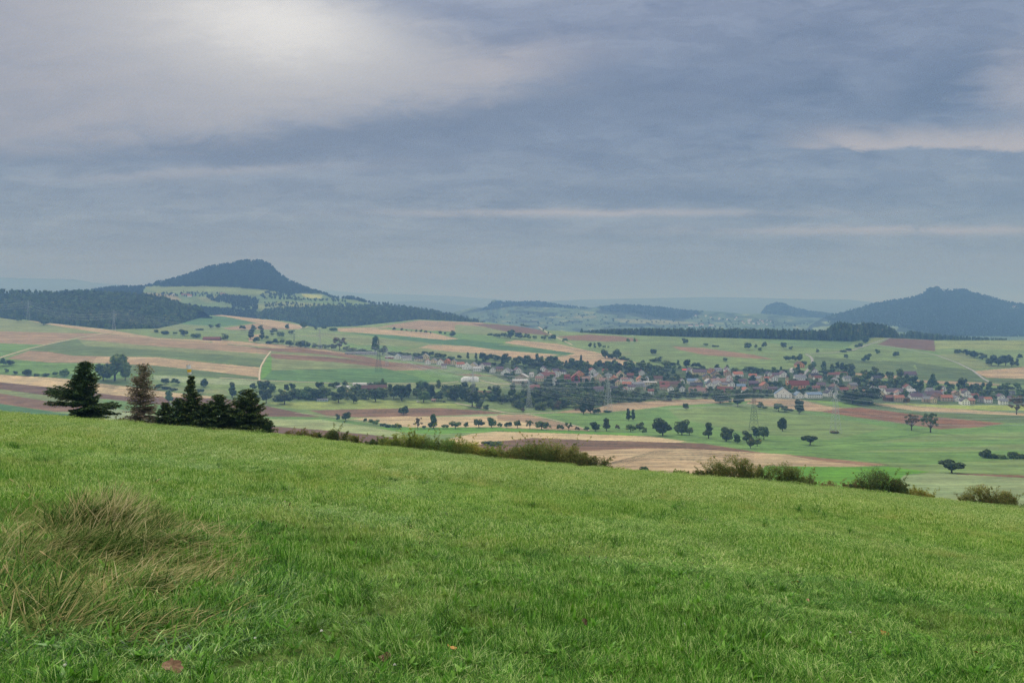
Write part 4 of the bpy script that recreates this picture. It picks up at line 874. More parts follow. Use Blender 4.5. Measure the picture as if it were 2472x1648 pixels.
sp_ = [('spruce_tree', 205, 1016, 148, 62, 0, 1.0, .25, False, lopsided, 'dark ragged spruce with wide lower boughs, biggest and leftmost on the brow'),
       ('spruce_tree', 462, 1038, 138, 44, 0, 1.0, .2, False, None, 'slender dark spruce with a thin leader just behind the windsock pole'),
       ('spruce_tree', 400, 1030, 62, 30, 0, .9, .3, False, None, 'small dark young spruce between the dead conifer and the windsock'),
       ('spruce_tree', 528, 1042, 92, 40, 0, 1.0, .15, False, None, 'middle-sized dense spruce, between the slender and the rounded ones'),
       ('spruce_tree', 596, 1048, 110, 50, 0, 1.0, .12, False, None, 'bushy rounded dark spruce at the right end of the conifers'),
       ('spruce_tree', 645, 1053, 42, 22, 0, .9, .3, False, None, 'little spruce sapling at the foot of the rightmost bushy spruce'),
       ('spruce_tree', 500, 1040, 70, 34, 0, 1.0, .2, False, None, 'short dark spruce crowded against the slender one'),
       ('spruce_tree', 432, 1036, 78, 30, 0, 1.0, .2, False, None, 'dark young spruce leaning into the left side of the slender one')]
for i, (nm, px, py, h, r, dd, nd, gp, tw, asy, lb) in enumerate(sp_):
    tag(spruce(nm, brow(px, py-float(edge_s(px))+4), h*m_, r*{205: 1.05, 462: 1.3, 528: 1.3, 596: 1.25}.get(px, 1.1)*m_, 40+i, dd, nd, gp, tw, asy, 0.0, {205: .80, 462: 1.45, 528: .75, 596: .66}.get(px, .75)), lb, 'spruce', 'conifers along the brow')
tag(spruce('dead_conifer', brow(345, 8), 158*m_, 42*m_, 77, 1, .30, .1, True, None, 0.0, .5), 'half-dead brown conifer with bare twigs and twin tops', 'conifer', 'conifers along the brow')
# windsock on its pole, in front of the slender spruce
x, y, z = brow(455, 5, DE*1.12); k = DE*1.12/F
ws = empty('windsock', (x, y, z)); MB().tube([(0, 0, -.3), (0, 0, 128*k), (0, 0, 167*k)], [.02, .016, .014], 8).build('pole', mat('pole_white', (196, 196, 188), .5), ws)
MB().tube([(-.02+.24*math.cos(a), .2*math.sin(a), 164*k) for a in np.linspace(0, 6.283, 17)], .012, 5, cap=False).build('ring', mat('ring_steel', (150, 150, 150), .4), ws)
def sock(z0, z1, r0, r1, name, m):
    n = 14; v = []; 
    for q in range(5):
        t = q/4; zz = z0+(z1-z0)*t; r = r0+(r1-r0)*t; dx = -.02+(164*k-zz)*.17
        for j in range(n): a = 2*math.pi*j/n; v.append((dx+r*math.cos(a)*(1+.12*math.sin(3*a+q)), r*math.sin(a)*.8, zz))
    f = [(q*n+j, q*n+(j+1) % n, (q+1)*n+(j+1) % n, (q+1)*n+j) for q in range(4) for j in range(n)]
    me = bpy.data.meshes.new(name); me.from_pydata(v, [], f); me.materials.append(m); return link(name, me, ws)
sock(164*k, 154*k, .24, .22, 'white_sleeve', mat('cloth_white', (238, 236, 236), .7, .04)); sock(154*k, 147*k, .22, .19, 'yellow_band', mat('cloth_yellow', (240, 196, 62), .7, .04)); sock(147*k, 142.5*k, .19, .17, 'white_tail', mat('cloth_white', (238, 236, 236)))
tag(ws, 'white windsock with a yellow band hanging limp on a thin pole', 'windsock')

# ------------------------------------------------------------------ hedge of wild shrubs along the brow
def shrub(name, px, w, h, seed, kind, lb, dpy=6, D=None, dens=1.0, shoots=9, arch=.5):
    """w, h in photo pixels; arching shoots carrying small leaves"""
    D = D or DE*1.08; k = D/F; loc = brow(px, dpy, D); W, H = w*k*1.32, h*k*1.16; rg = random.Random(seed); e = empty(name, loc)
    br = MB(); A, B, C_, E_, rn = [], [], [], [], []
    def leaf(q, rr, size=.085):
        l = size*rg.uniform(.7, 1.35); a = Vector((rg.uniform(-1, 1), rg.uniform(-1, 1), rg.uniform(-.6, .8))).normalized(); s_ = a.cross(Vector((rg.uniform(-1, 1), rg.uniform(-1, 1), rg.uniform(-1, 1)))).normalized()*l*.42
        A.append(q); B.append(q+a*l*.5+s_); C_.append(q+a*l); E_.append(q+a*l*.5-s_); rn.append(rr)
    nst = int(max(10, W*6*dens)); br.tube([(-.42*W, 0, -.05), (0, 0, -.02), (.42*W, 0, -.05)], .03, 5)
    for i in range(nst):
        bx = rg.uniform(-.42, .42)*W; env = (1-(bx/(.5*W))**2)**.5; long = i < shoots
        hh = H*env*(rg.uniform(.75, 1.1) if long else rg.uniform(.35, .8)); by = rg.uniform(-.02, .02)
        ax = rg.uniform(-1, 1)+bx/W*1.2; dx = ax*arch*hh*(1.2 if long else .8); dy = rg.uniform(-.4, .4)*hh; n = 8; pts = []
        for j in range(n+1):
            t = j/n; pts.append(Vector((bx+dx*t**1.6, by+dy*t, hh*(t-.12*t**3*abs(ax)))))
        br.tube(pts, [.014*(1-.85*j/n)+.002 for j in range(n+1)], 4, cap=False)
        base = rg.random()*.5+.1
        for j in range(1, n+1):
            for _ in range(3 if not long else 2):
                L = rg.uniform(.12, .42)*min(1, H)*(1-.5*j/n)+.05; dr = Vector((rg.uniform(-1, 1), rg.uniform(-1, 1), rg.uniform(-.3, .8))).normalized(); q0 = pts[j]+(pts[j-1]-pts[j])*rg.random()
                if rg.random() < .5: br.tube([q0, q0+dr*L], [.004, .002], 3, cap=False)
                for _ in range(int((22 if not long else 9))):
                    leaf(q0+dr*L*rg.random()+Vector((rg.gauss(0, .03), rg.gauss(0, .03), rg.gauss(0, .03))), min(.99, max(0, base+rg.gauss(0, .18))) if rg.random() > .03 else 1.0)
    nl = int(dens*W*H*900); lob = [(rg.uniform(-.38, .38)*W, rg.uniform(-.2, .2)*min(W, 2.5), rg.uniform(.12, .62)*H, rg.uniform(.16, .30)*min(H, W)) for _ in range(max(5, int(W*2.2)))]
    lob = [(a, b_, c_*max(.35, 1-(a/(.5*W))**2), r_) for a, b_, c_, r_ in lob]; lr = [rg.random()*.55+.1 for _ in lob]
    for _ in range(nl):
        j = rg.randrange(len(lob)); a, b_, c_, r_ = lob[j]; d = Vector((rg.gauss(0, 1), rg.gauss(0, 1), rg.gauss(.2, 1))).normalized()*r_*rg.uniform(.5, 1.15)
        q = Vector((a, b_, c_))+d
        if q.z > 0: leaf(q, min(.99, max(0, lr[j]+rg.gauss(0, .2))) if rg.random() > .03 else 1.0, .075)
    cols = {'y': ((128, 142, 64), (196, 198, 100), (196, 140, 84)), 'o': ((108, 122, 64), (170, 174, 98), (180, 124, 80)), 'd': ((78, 96, 54), (128, 142, 76), (154, 112, 70)), 'g': ((106, 132, 62), (164, 184, 96), (190, 176, 100)), 'b': ((124, 112, 70), (168, 154, 104), (172, 128, 90))}
    br.build('stems', mat('stem_brown', (122, 106, 80)), e)
    n = len(A); V = np.stack([np.array(A), np.array(B), np.array(C_), np.array(E_)], 1).reshape(-1, 3)
    link('leaves', me_np('leaves', V, np.arange(n*4), np.full(n, 4), leafmat('shrub_leaves_'+kind, *cols[kind], .05, trans=.4), {'rnd': np.repeat(rn, 4)}), e)
    return tag(e, lb, 'shrub', 'wild shrubs along the brow')
for i, a in enumerate([(700,110,28,'b','low brownish scrub just right of the little spruce sapling',.7),(755,70,30,'o','low olive scrub left of the dark upright bush',.8),(805,58,52,'d','dark upright bush standing above the low scrub',1.0),(850,60,34,'o','low olive shrub right of the dark upright bush',.8),
     (895,60,30,'d','small dark green bush at the left foot of the big yellow-green thicket',1.0),(300,50,26,'b','brown twiggy scrub right of the biggest spruce',.6),(385,60,34,'b','brown twiggy scrub right of the dead conifer',.6),(725,120,22,'o','long low olive scrub at the start of the hedge',.8),(940,80,40,'g','low green bush climbing to the left peak of the thicket',.9),(985,110,70,'y','tall yellow-green shrub forming the left peak of the big thicket',1.0),(1030,90,62,'o','olive bush just right of the left peak of the thicket',.9),(1075,120,56,'g','leafy green shrub in the middle of the big thicket',1.0),(1120,90,56,'y','yellowish shrub in front of the round grey bush',.9),(1175,100,48,'y','low yellow shrub in the dip of the thicket',.9),
     (1195,110,40,'o','low olive bush in the dip of the thicket',.9),(1245,110,64,'o','olive shrub with long shoots, right of the dip',1.0),(1290,90,70,'o','olive bush between the two arching shrubs',.9),(1335,150,82,'o','largest olive shrub, with arching shoots reaching right',1.0),(1405,110,48,'d','low dark shrub trailing off at the right end of the thicket',.9),
     (1640,60,22,'g','small green bush left of the dark one beside the stubble slope',.8),(1690,80,30,'d','dark green bush left of the broad arching shrub',1.1),(1770,130,72,'o','broad spreading shrub with flat arching shoots',1.0),(1880,150,62,'o','wide olive shrub with thin shoots, before the bright green field',.8),(1965,70,26,'b','low sparse brown shrub before the bright green field',.5),(2025,90,34,'b','thin brownish shrub left of the last dark bush of the hedge',.6),
     (2120,120,72,'d','dark twiggy bush with upright shoots',1.0),(2195,100,44,'y','yellow-green low bush sloping down to the right end of the hedge',1.0),(2385,125,62,'o','rounded olive bush standing alone at the right edge',1.1),(2460,90,26,'d','low dark bush cut off by the right edge',.9),(2300,22,14,'b','tiny sapling before the pale green field',.5),(1450,100,16,'b','very low scrub on the brow between the two thickets',.5),(1560,90,16,'b','very low scrub left of the small green bush',.5)]):
    px, w, h, kd, lb, dn = a; shrub('shrub', px, w, h, 500+i, kd, lb, dens=dn)
for i, (px, s_) in enumerate([(100, .5), (130, .4), (88, .35)]):
    pass
# ------------------------------------------------------------------ tree kinds (crown and trunk meshes shared by copies)
def crown_mesh(seed, kind='round', n=1000):
    rg = np.random.default_rng(seed); L = []   # lobes: centre, radius
    def E(cx, cy, cz, r): L.append((cx, cy, cz, r))
    if kind == 'round':
        for _ in range(15): a = rg.uniform(0, 6.283); r = .27*math.sqrt(rg.random()); E(r*math.cos(a), r*math.sin(a), rg.uniform(.28, .80), rg.uniform(.13, .22))
    elif kind == 'spread':
        for _ in range(15): a = rg.uniform(0, 6.283); r = .36*math.sqrt(rg.random()); E(r*math.cos(a), r*math.sin(a), rg.uniform(.42, .82)-r*.35, rg.uniform(.12, .19))
    elif kind == 'tall':
        for _ in range(18): a = rg.uniform(0, 6.283); zz = rg.uniform(.22, .88); r = .26*rg.random()*(1.15-zz); E(r*math.cos(a), r*math.sin(a), zz, rg.uniform(.13, .20)*(1.15-.5*zz))
    elif kind == 'low':
        for _ in range(13): a = rg.uniform(0, 6.283); r = .33*math.sqrt(rg.random()); E(r*math.cos(a), r*math.sin(a), rg.uniform(.14, .66)*(1-r), rg.uniform(.14, .24))
    elif kind == 'poplar':
        for k in range(14): zz = .08+.86*k/13; E(rg.uniform(-.1, .1), rg.uniform(-.1, .1), zz, .36*(1-abs(zz-.4)*.95))
    elif kind == 'fir':
        for k in range(13): zz = .10+.86*k/12; E(0, 0, zz, .46*(1-zz)+.03)
    elif kind == 'sparse':
        for _ in range(20): a = rg.uniform(0, 6.283); r = .38*math.sqrt(rg.random()); E(r*math.cos(a), r*math.sin(a), rg.uniform(.35, .92), rg.uniform(.06, .12))
    L = np.array(L); w = L[:, 3]**2; k = rg.choice(len(L), n, p=w/w.sum()); d = rg.normal(size=(n, 3)); d /= np.linalg.norm(d, axis=1)[:, None]
    rr = L[k, 3]*rg.uniform(.55, 1.12, n)**.6; c = L[k, :3]+d*rr[:, None]*np.array([1, 1, .85 if kind not in ('poplar', 'fir') else .3])
    if kind == 'fir': c[:, 2] -= .10*np.hypot(c[:, 0], c[:, 1])
    c[:, 2] = np.clip(c[:, 2], .02, 1); s = (.058 if kind != 'sparse' else .034)*rg.uniform(.6, 1.4, n)*math.sqrt(1000/n)
    u = np.cross(d, rg.normal(size=(n, 3))); u /= np.linalg.norm(u, axis=1)[:, None]; v = np.cross(d+rg.normal(0, .6, (n, 3)), u); v /= np.linalg.norm(v, axis=1)[:, None]
    V = np.stack([c-u*s[:, None], c-v*s[:, None]*.8, c+u*s[:, None], c+v*s[:, None]*.8], 1).reshape(-1, 3)
    lob = rg.random(len(L)); rnd = np.clip(lob[k]*.6+rg.random(n)*.4, 0, .98); 
    return V, rnd
def limb_mesh(seed, kind):
    rg = random.Random(seed); b = MB(); top_ = {'low': .3, 'poplar': .8, 'fir': .9, 'tall': .7}.get(kind, .62)
    b.tube([(0, 0, -.04), (.01*rg.uniform(-1, 1), 0, top_*.4), (.03*rg.uniform(-1, 1), 0, top_)], [.034, .026, .012], 7)
    if kind in ('round', 'spread', 'sparse', 'tall'):
        for _ in range(9 if kind == 'sparse' else 6):
            a = rg.uniform(0, 6.283); z0 = rg.uniform(.18, .34); l = rg.uniform(.2, .36)
            b.tube([(0, 0, z0), (math.cos(a)*l*.5, math.sin(a)*l*.5, z0+l*.5), (math.cos(a)*l, math.sin(a)*l, z0+l*1.1)], [.018, .011, .004], 5)
    return b
LM = {'dark': leafmat('leaf_dark', (44, 68, 34), (82, 104, 52), (96, 100, 56), .34), 'mid': leafmat('leaf_mid', (60, 86, 42), (104, 126, 62), (126, 118, 64), .32),
      'light': leafmat('leaf_light', (74, 98, 44), (118, 136, 68), (146, 134, 76), .25), 'far': leafmat('leaf_far', (28, 50, 26), (62, 86, 44), (80, 96, 50), .5), 'brown': leafmat('leaf_brown', (84, 76, 46), (116, 98, 60), (140, 96, 62), .2)}
BARK = mat('bark_far', (84, 70, 58), .95, .1, 3)
PROTO = {}
def proto(kind, tint, v, n=900):
    key = (kind, tint, v, n)
    if key not in PROTO:
        V, r = crown_mesh(hash_(kind)*17+v, kind, n); me = me_np('crown', V, np.arange(len(V)), np.full(len(V)//4, 4), LM[tint], {'rnd': np.repeat(r, 4)})
        PROTO[key] = (me, limb_mesh(v*7+hash_(kind), kind).mesh('trunk', BARK, True))
    return PROTO[key]
def hash_(s): return sum(ord(c)*(i+3) for i, c in enumerate(s)) % 997
TR = random.Random(11)
TREES = []
def tree(px, py, w, h, kind, tint, label, group=None, name=None, D=None, n=900, zone=None):
    """px, py = foot of the tree in photo pixels; w, h = crown width and height there; planted by plant()"""
    TREES.append(dict(px=px, py=py, w=w, h=h, kind=kind, tint=tint, label=label, group=group, n=n, zone=zone, v=TR.randrange(4), rz=TR.uniform(0, 6.283)))
def plant(limit=292):
    """the trees that show largest are things of their own, the small rest one mass"""
    TREES.sort(key=lambda t: -t['w']*t['h']); cls = {}
    for t in TREES:
        if t['zone']: cls.setdefault((t['zone'], t['kind'], t['tint']), []).append(t)
    for (z, kd, ti), ts in cls.items():
        ts = [t for t in ts if t in TREES[:limit]]; ts.sort(key=lambda t: t['px'])
        for i, t in enumerate(ts): t['label'] = '%s %s tree %s' % (TINT[ti], SHAPE[kd], z) if len(ts) == 1 else '%s %s tree, %s of its sort from the left %s' % (TINT[ti], SHAPE[kd], ordn(i), z)
    for t in TREES[:limit]:
        if t['label'] and len(t['label'].split()) > 14: t['label'] = t['label'].replace(' from the left', ' from left').replace('of the houses', 'houses')
        D = float(D_val(t['px'], t['py'])); k = D/F; loc = ((t['px']-CX)/F*D, D, (HY-t['py'])/F*D); kd = t['kind']
        cat = 'poplar' if kd == 'poplar' else 'fir' if kd == 'fir' else 'bush' if kd == 'low' and 'bush' in (t['label'] or '') else 'tree'
        e = empty({'poplar': 'poplar_tree', 'fir': 'fir_tree'}.get(cat, cat), loc, t['rz']); e.scale = (t['w']*k*1.16, t['w']*k*1.16, t['h']*k*1.08)
        me, tm = proto(kd, t['tint'], t['v'], t['n']); link('crown', me, e); link('trunk', tm, e); tag(e, t['label'], cat, t['group'])
    rest = TREES[limit:]; keys = []; P, R, Sc, I = [], [], [], []
    for t in rest:
        key = (t['kind'], t['tint'], t['v'] % 2)
        if key not in keys: keys.append(key)
        D = float(D_val(t['px'], t['py'])); k = D/F; P.append(((t['px']-CX)/F*D, D, (HY-t['py'])/F*D)); R.append((0, 0, t['rz'])); Sc.append((t['w']*k*1.16, t['w']*k*1.16, t['h']*k*1.08)); I.append(keys.index(key))
    if rest: tag(instancer('small_trees', P, [proto(*q, 500)[0] for q in keys], R, Sc, I), kind='stuff')
def size_word(w): return 'small' if w < 13 else 'middle-sized' if w < 24 else 'large' if w < 40 else 'very large'
SHAPE = {'round': 'round', 'spread': 'spreading', 'tall': 'tall', 'low': 'bushy', 'poplar': 'slim', 'fir': 'pointed', 'sparse': 'sparse'}
TINT = {'dark': 'dark green', 'mid': 'green', 'light': 'light green', 'brown': 'brownish'}
def row(where, group, items, ordinal=True):
    """items: (tile, x, y, w, h[, kind, tint, label]) in the tile's own pixels, foot of the tree at y"""
    its = []
    for it in items:
        k, x, y, w, h = it[:5]; ox, oy = T(k, x, y); s = {5: 2.42, 6: 5.88, 7: 5.6, 8: 4.594, 9: 5.88, 10: 5.88}.get(k, 3.408)
        its.append([ox, oy, w/s, h/s]+list(it[5:]))
    its.sort(key=lambda q: q[0])
    for i, q in enumerate(its):
        px, py, w, h = q[:4]; kind = q[4] if len(q) > 4 and q[4] else TR.choice(['round', 'spread', 'round'] if h < w*1.05 else ['round', 'tall']); tint = q[5] if len(q) > 5 and q[5] else TR.choice(['dark', 'mid', 'mid'])
        if h < w*.62 and not (len(q) > 4 and q[4]): kind = 'low'
        if len(its) == 1: lb = where
        else:
            for fm in ('{s} {t} {k}, {o} from the left {w}', '{t} {k}, {o} from the left {w}', '{t} {k}, {o} from left {w}', '{t} tree, {o} from left {w}', 'tree, {o} from left {w}'):
                lb = fm.format(s=size_word(w), t=TINT[tint], k=SHAPE[kind]+' tree', o=ordn(i), w=where)
                if len(lb.split()) <= 15: break
        if len(q) > 6: lb = q[6]
        tree(px, py, w, h, kind, tint, lb, group, n=1500 if w > 26 else 900)
# single landmarks of the near fields
row('of the fruit trees on the green strip', 'fruit trees in a row on the green strip',
 [(2,1393,1480,80,85,'sparse','brown'),(2,1445,1482,40,30,'spread','mid'),(2,1520,1478,110,112,'tall','dark'),(2,1615,1482,60,40,'spread','light'),(2,1702,1480,95,65,'spread','light'),(2,1790,1473,42,50,'spread','mid'),(2,1895,1472,100,75,'spread','mid'),(2,2000,1470,75,85,'round','mid'),(2,2065,1470,42,38,'spread','mid'),
  (3,92,1200,68,52,'spread','mid'),(3,167,1202,70,68,'spread','mid'),(3,270,1208,65,75,'sparse','mid'),(3,367,1215,110,78,'spread','mid'),(3,437,1218,26,40,'sparse','light'),(3,520,1222,62,50,'spread','mid'),(3,590,1225,65,70,'sparse','mid'),(3,660,1225,42,35,'spread','brown')])
row('at the foot of the big green slope', 'trees at the foot of the big green slope',
 [(3,738,1230,52,45,'spread','mid'),(3,808,1230,90,80,'round','dark'),(3,900,1228,100,105,'tall','dark'),(3,990,1218,38,45,'spread','brown'),(3,1100,1232,85,65,'spread','mid'),(3,1170,1225,70,70,'round','mid'),(3,1210,1250,55,60,'round','mid'),(3,1362,1265,170,145,'round','dark'),(3,1520,1258,130,125,'round','dark'),(3,1582,1260,70,60,'round','mid'),
  (3,1740,1288,120,130,'tall','dark'),(3,1885,1312,130,110,'round','dark'),(3,1975,1330,70,85,'round','dark'),(3,2055,1320,100,90,'round','dark'),(3,2085,1370,70,95,'round','mid'),(4,88,1282,80,90,'round','dark'),(4,150,1298,95,110,'round','dark'),(4,95,1352,70,62,'round','mid')])
for a in [(3,1080,1142,60,95,'tall','dark','left one of two slim trees side by side on the green slope'),(3,1118,1138,55,85,'tall','dark','right one of two slim trees side by side on the green slope'),(3,1553,1055,52,55,'round','dark','small dark round tree where the tan ridge meets the green slope'),
  (3,712,1088,100,115,'tall','dark','tall dark tree left of the lattice pylon on the tan ridge'),(3,770,1080,60,80,'round','dark','dark tree filling the gap beside the tall tree near the pylon'),(3,820,1088,65,50,'spread','mid','small spreading tree just left of the ridge pylon'),(3,210,1072,40,38,'spread','brown','tiny brownish tree beside the gravel track fork'),
  (3,1835,1000,130,100,'round','dark','wide dark tree on the tan ridge, left of its twin'),(3,1980,1025,105,120,'round','dark','tall dark tree on the tan ridge, right of its twin'),(3,1905,1000,60,60,'round','mid','mid-green tree squeezed between the two ridge trees'),
  (4,115,1045,65,55,'round','dark','dark round tree beside the pylon at the tan field edge'),(4,160,1040,40,25,'low','mid','low bush right of the round tree beside the pylon'),(4,270,1065,80,75,'spread','dark','spreading dark tree left of a leaning one under the white halls'),(4,322,1070,80,50,'spread','mid','low spreading tree below the white halls'),(4,370,1062,40,25,'low','mid','low bush between two trees under the white halls'),(4,440,1085,90,115,'round','dark','big dark tree at the corner of the tan field'),
  (4,303,1228,88,115,'round','dark','lone dark tree between two pylons on the green slope'),(4,530,1343,132,88,'spread','dark','lone umbrella-shaped tree in the middle of the green slope'),(4,1365,1222,125,130,'sparse','brown','thin brownish tree before the red ploughed strip'),(4,1522,1240,150,160,'sparse','mid','large open-crowned tree before the red ploughed strip'),
  (4,880,1000,210,120,'round','dark','left crown of the big dark grove before the village'),(4,1020,1005,190,135,'round','dark','right crown of the big dark grove before the village'),(4,950,1008,180,100,'low','dark','front undergrowth tree of the big dark grove'),(4,1320,1010,60,62,'round','brown','small round brownish tree by the yellow strip below the village'),(4,2230,1090,130,145,'sparse','brown','tall open brownish tree at the right edge of the fields'),
  (4,1965,1450,90,105,'low','dark','tallest bush of the dark hedge clump on the right meadow'),(4,2030,1452,80,60,'low','dark','low middle part of the dark hedge clump on the right meadow'),(4,2110,1455,90,50,'low','mid','lowest bush of the dark hedge clump on the right meadow'),(4,2205,1455,90,95,'low','dark','second peak of the dark hedge clump at the right edge'),(4,2275,1455,70,60,'low','dark','bush cut by the right edge beyond the hedge clump'),
  (5,1930,487,140,80,'spread','dark','lone spreading tree at the top of the pale green field, lower right'),(5,135,497,55,75,'low','dark','lone dark cone-shaped bush rising behind the brow'),
  (2,1278,1365,85,70,'round','dark','lone round tree on the red-brown ploughed field'),(2,735,1415,40,55,'round','dark','slim dark tree left of its partner below the red-brown field'),(2,800,1418,80,72,'round','dark','dark double-crowned tree below the red-brown field'),
  (3,-85,1340,90,52,'low','mid','left grey-green bush behind the big thicket'),(3,-10,1350,100,62,'low','mid','right grey-green bush behind the big thicket'),
  (1,1390,1275,95,110,'tall','mid','egg-shaped tree behind the dead conifer'),(1,360,628,95,62,'round','dark','round dark tree on the crest of the far left field'),(1,160,605,60,60,'round','dark','smaller dark tree farther left on the crest of the far left field'),
  (1,945,1085,240,215,'round','mid','huge grey-green tree behind the biggest spruce'),(1,850,1085,130,135,'round','dark','shorter tree at the left foot of the huge grey-green tree'),(1,1030,1085,90,120,'round','mid','shorter tree at the right foot of the huge grey-green tree'),
  (2,750,838,115,112,'sparse','brown','autumn-tinted open tree above the roadside hedge'),(2,1042,862,112,142,'tall','dark','tall dark twin-stemmed tree at the village\'s western end'),(2,1105,872,80,70,'round','dark','rounded tree at the foot of the tall twin-stemmed one'),
  (3,690,722,36,112,'poplar','dark','slim dark poplar above the red-roofed houses'),(3,20,1198,42,40,'spread','mid','small tree between the two halves of the fruit tree row'),
  (2,1675,728,60,52,'round','dark','largest tree at the right end of the little field row'),(4,985,505,70,60,'round','dark','round tree at the wood edge by the curving lane')]:
    row(a[7], None, [a[:7]])
row('of the hedge row running down to the brow', 'bushes in the hedge row running down to the brow', [(2,957,1427,35,32),(2,1010,1440,50,40),(2,1045,1452,60,45),(2,1110,1458,60,32),(2,1150,1468,60,36),(2,1200,1480,60,42),(2,1240,1482,50,36)])
row('beside the pale stubble, far left', 'small trees beside the pale stubble on the far left', [(1,55,1018,40,30),(1,130,1035,40,30),(1,225,1045,85,55),(1,305,1045,50,28),(1,375,1048,60,35),(1,455,1050,50,42),(1,530,1050,80,62),(1,30,965,60,65,'round','dark'),(1,90,960,65,45,'round','dark')])
row('in the fields behind the conifers', 'field trees behind the conifers', [(1,1360,1115,70,47),(1,1440,1120,70,55),(1,1680,1140,65,72,'round','dark'),(1,1300,1160,70,47),(1,1365,1158,65,36),(1,1430,1165,60,30),(1,1650,1195,60,47),(1,1910,1225,105,122,'tall','dark'),(1,2000,1220,70,66),(1,2080,1160,70,56),(2,142,1160,80,72),(2,45,1245,90,60),(2,145,1270,95,112,'round','dark'),(2,245,1252,90,52),(2,295,1280,130,92,'spread','dark'),(2,315,1180,45,65)])
row('along the hedge below the left wood', 'trees below the left wood', [(1,1285,695,40,28),(1,1360,705,70,42),(1,1440,710,40,28),(1,1515,718,75,54),(1,1620,730,90,48),(1,1850,755,70,54),(1,1795,655,55,38),(1,1740,655,45,30),(1,1640,670,60,20),(1,1995,668,50,40),(1,2085,675,50,45)])
row('around the clearing by the road', 'trees around the clearing by the road', [(2,35,690,45,60),(2,100,670,50,40),(2,110,750,60,90,'tall','dark'),(2,210,700,70,50),(2,265,735,70,52),(2,320,665,45,45),(2,455,655,65,52),(2,350,705,55,35),(2,195,715,30,25),(2,555,668,30,25),(2,620,655,50,30),(2,700,675,65,36),(2,20,745,60,90),(2,60,775,60,50),(2,150,745,40,28)])
row('of the hedge above the ploughed strips', 'roadside trees above the ploughed strips', [(2,170,782,60,34),(2,225,787,60,47),(2,278,787,50,45),(2,340,805,80,52,'round','dark'),(2,430,812,80,58,'round','dark'),(2,480,818,70,55,'round','dark'),(2,540,818,60,38),(2,590,822,50,32),(2,640,824,60,38),(2,700,838,60,60),(2,800,840,60,40),(2,850,843,80,42),(2,930,852,80,42),(2,990,858,60,34),(2,1180,868,70,34),(2,1240,872,70,34),(2,1300,878,70,36),(2,1390,885,70,42)])
row('of the little row below the wood', 'little trees in a row on the upper field', [(2,1197,672,32,26),(2,1260,678,26,24),(2,1298,680,18,16),(2,1340,685,12,12),(2,1378,688,24,24),(2,1417,690,26,26),(2,1458,697,26,26),(2,1498,700,16,16),(2,1577,705,28,28),(2,1617,705,20,18)])
row('of the hedge on the upper slope', 'trees in the hedge on the upper slope', [(2,1985,712,50,26),(2,2040,722,60,32),(3,10,462,50,36),(3,60,460,60,40),(3,110,466,80,72,'round','dark'),(3,180,472,70,55),(3,245,476,60,52),(3,310,470,40,26),(3,385,476,60,38),(3,435,478,40,30),(3,465,482,48,48,'round','dark'),(3,560,497,48,36)])
row('on the skyline past the middle wood', 'bushes on the skyline right of the middle wood', [(3,205,362,36,20),(3,240,365,50,14),(3,380,407,20,24),(3,400,392,30,20),(3,422,430,20,22),(3,697,416,30,36,'fir','dark')])
row('on the slope above the village', 'scattered trees on the slope above the village', [(3,762,542,34,40),(3,803,545,34,40),(3,845,545,38,47),(3,880,548,28,28),(3,915,542,20,15),(3,1080,502,34,36),(3,1130,500,32,38),(3,1287,602,58,48,'round','dark'),(3,1548,512,58,47,'round','dark'),(3,1717,530,42,28),(3,1780,535,36,22),(3,1810,535,30,18),(3,2062,558,62,56,'round','dark'),(3,1877,658,40,32)])
row('of the dark copse above the tan field', 'trees of the dark copse above the tan field', [(3,890,628,70,72,'round','dark'),(3,940,630,60,55,'low','dark'),(3,985,632,80,78,'round','dark'),(3,1030,640,60,40,'low','dark'),(3,1065,645,50,26,'low','dark'),(3,1100,656,30,18,'low','dark')])
row('by the curving lane', 'trees by the curving lane above the village', [(4,82,545,32,30),(4,118,570,42,30),(4,150,545,52,50,'round','dark'),(4,313,550,52,52,'round','dark'),(4,370,558,36,28),(4,590,585,34,32),(4,350,657,60,52),(4,400,655,50,50),(4,440,655,60,60),(4,480,695,50,42),(4,828,635,36,40),(4,1000,655,60,64,'round','dark'),(4,970,657,40,30),(4,1088,597,42,42),(4,1235,622,54,48,'round','dark'),(4,800,577,50,26),(4,850,566,46,28),(4,915,548,40,36),(4,945,542,40,36)])
row('of the copse beside the right-hand lane', 'trees of the copse beside the right-hand lane', [(4,1745,598,60,42),(4,1790,590,36,28),(4,1830,612,60,55,'round','dark'),(4,1880,625,70,60,'round','dark'),(4,1950,640,80,55,'round','dark'),(4,2020,688,90,85,'round','dark'),(4,2080,692,80,75,'round','dark'),(4,2140,692,80,90,'round','dark'),(4,2190,695,70,75),(4,2235,695,50,60),(4,2255,635,50,40)])
row('of the belt around the brown barn', 'trees of the belt around the brown barn', [(2,360,1208,80,50),(2,400,1215,110,72),(2,470,1228,100,92),(2,530,1235,90,70),(2,570,1242,110,92),(2,640,1235,110,102),(2,690,1150,70,47),(2,740,1265,110,92,'spread','dark'),(2,770,1205,100,82),(2,820,1240,80,80),(2,865,1268,80,78),(2,875,1212,110,92),(2,930,1232,90,82),(2,985,1240,80,70),(2,1045,1257,120,102,'round','dark'),(2,1110,1235,70,60),(2,1165,1192,60,52),(2,1195,1237,80,72),(2,1260,1252,130,132,'round','dark'),(2,1315,1225,90,110,'tall','dark')])
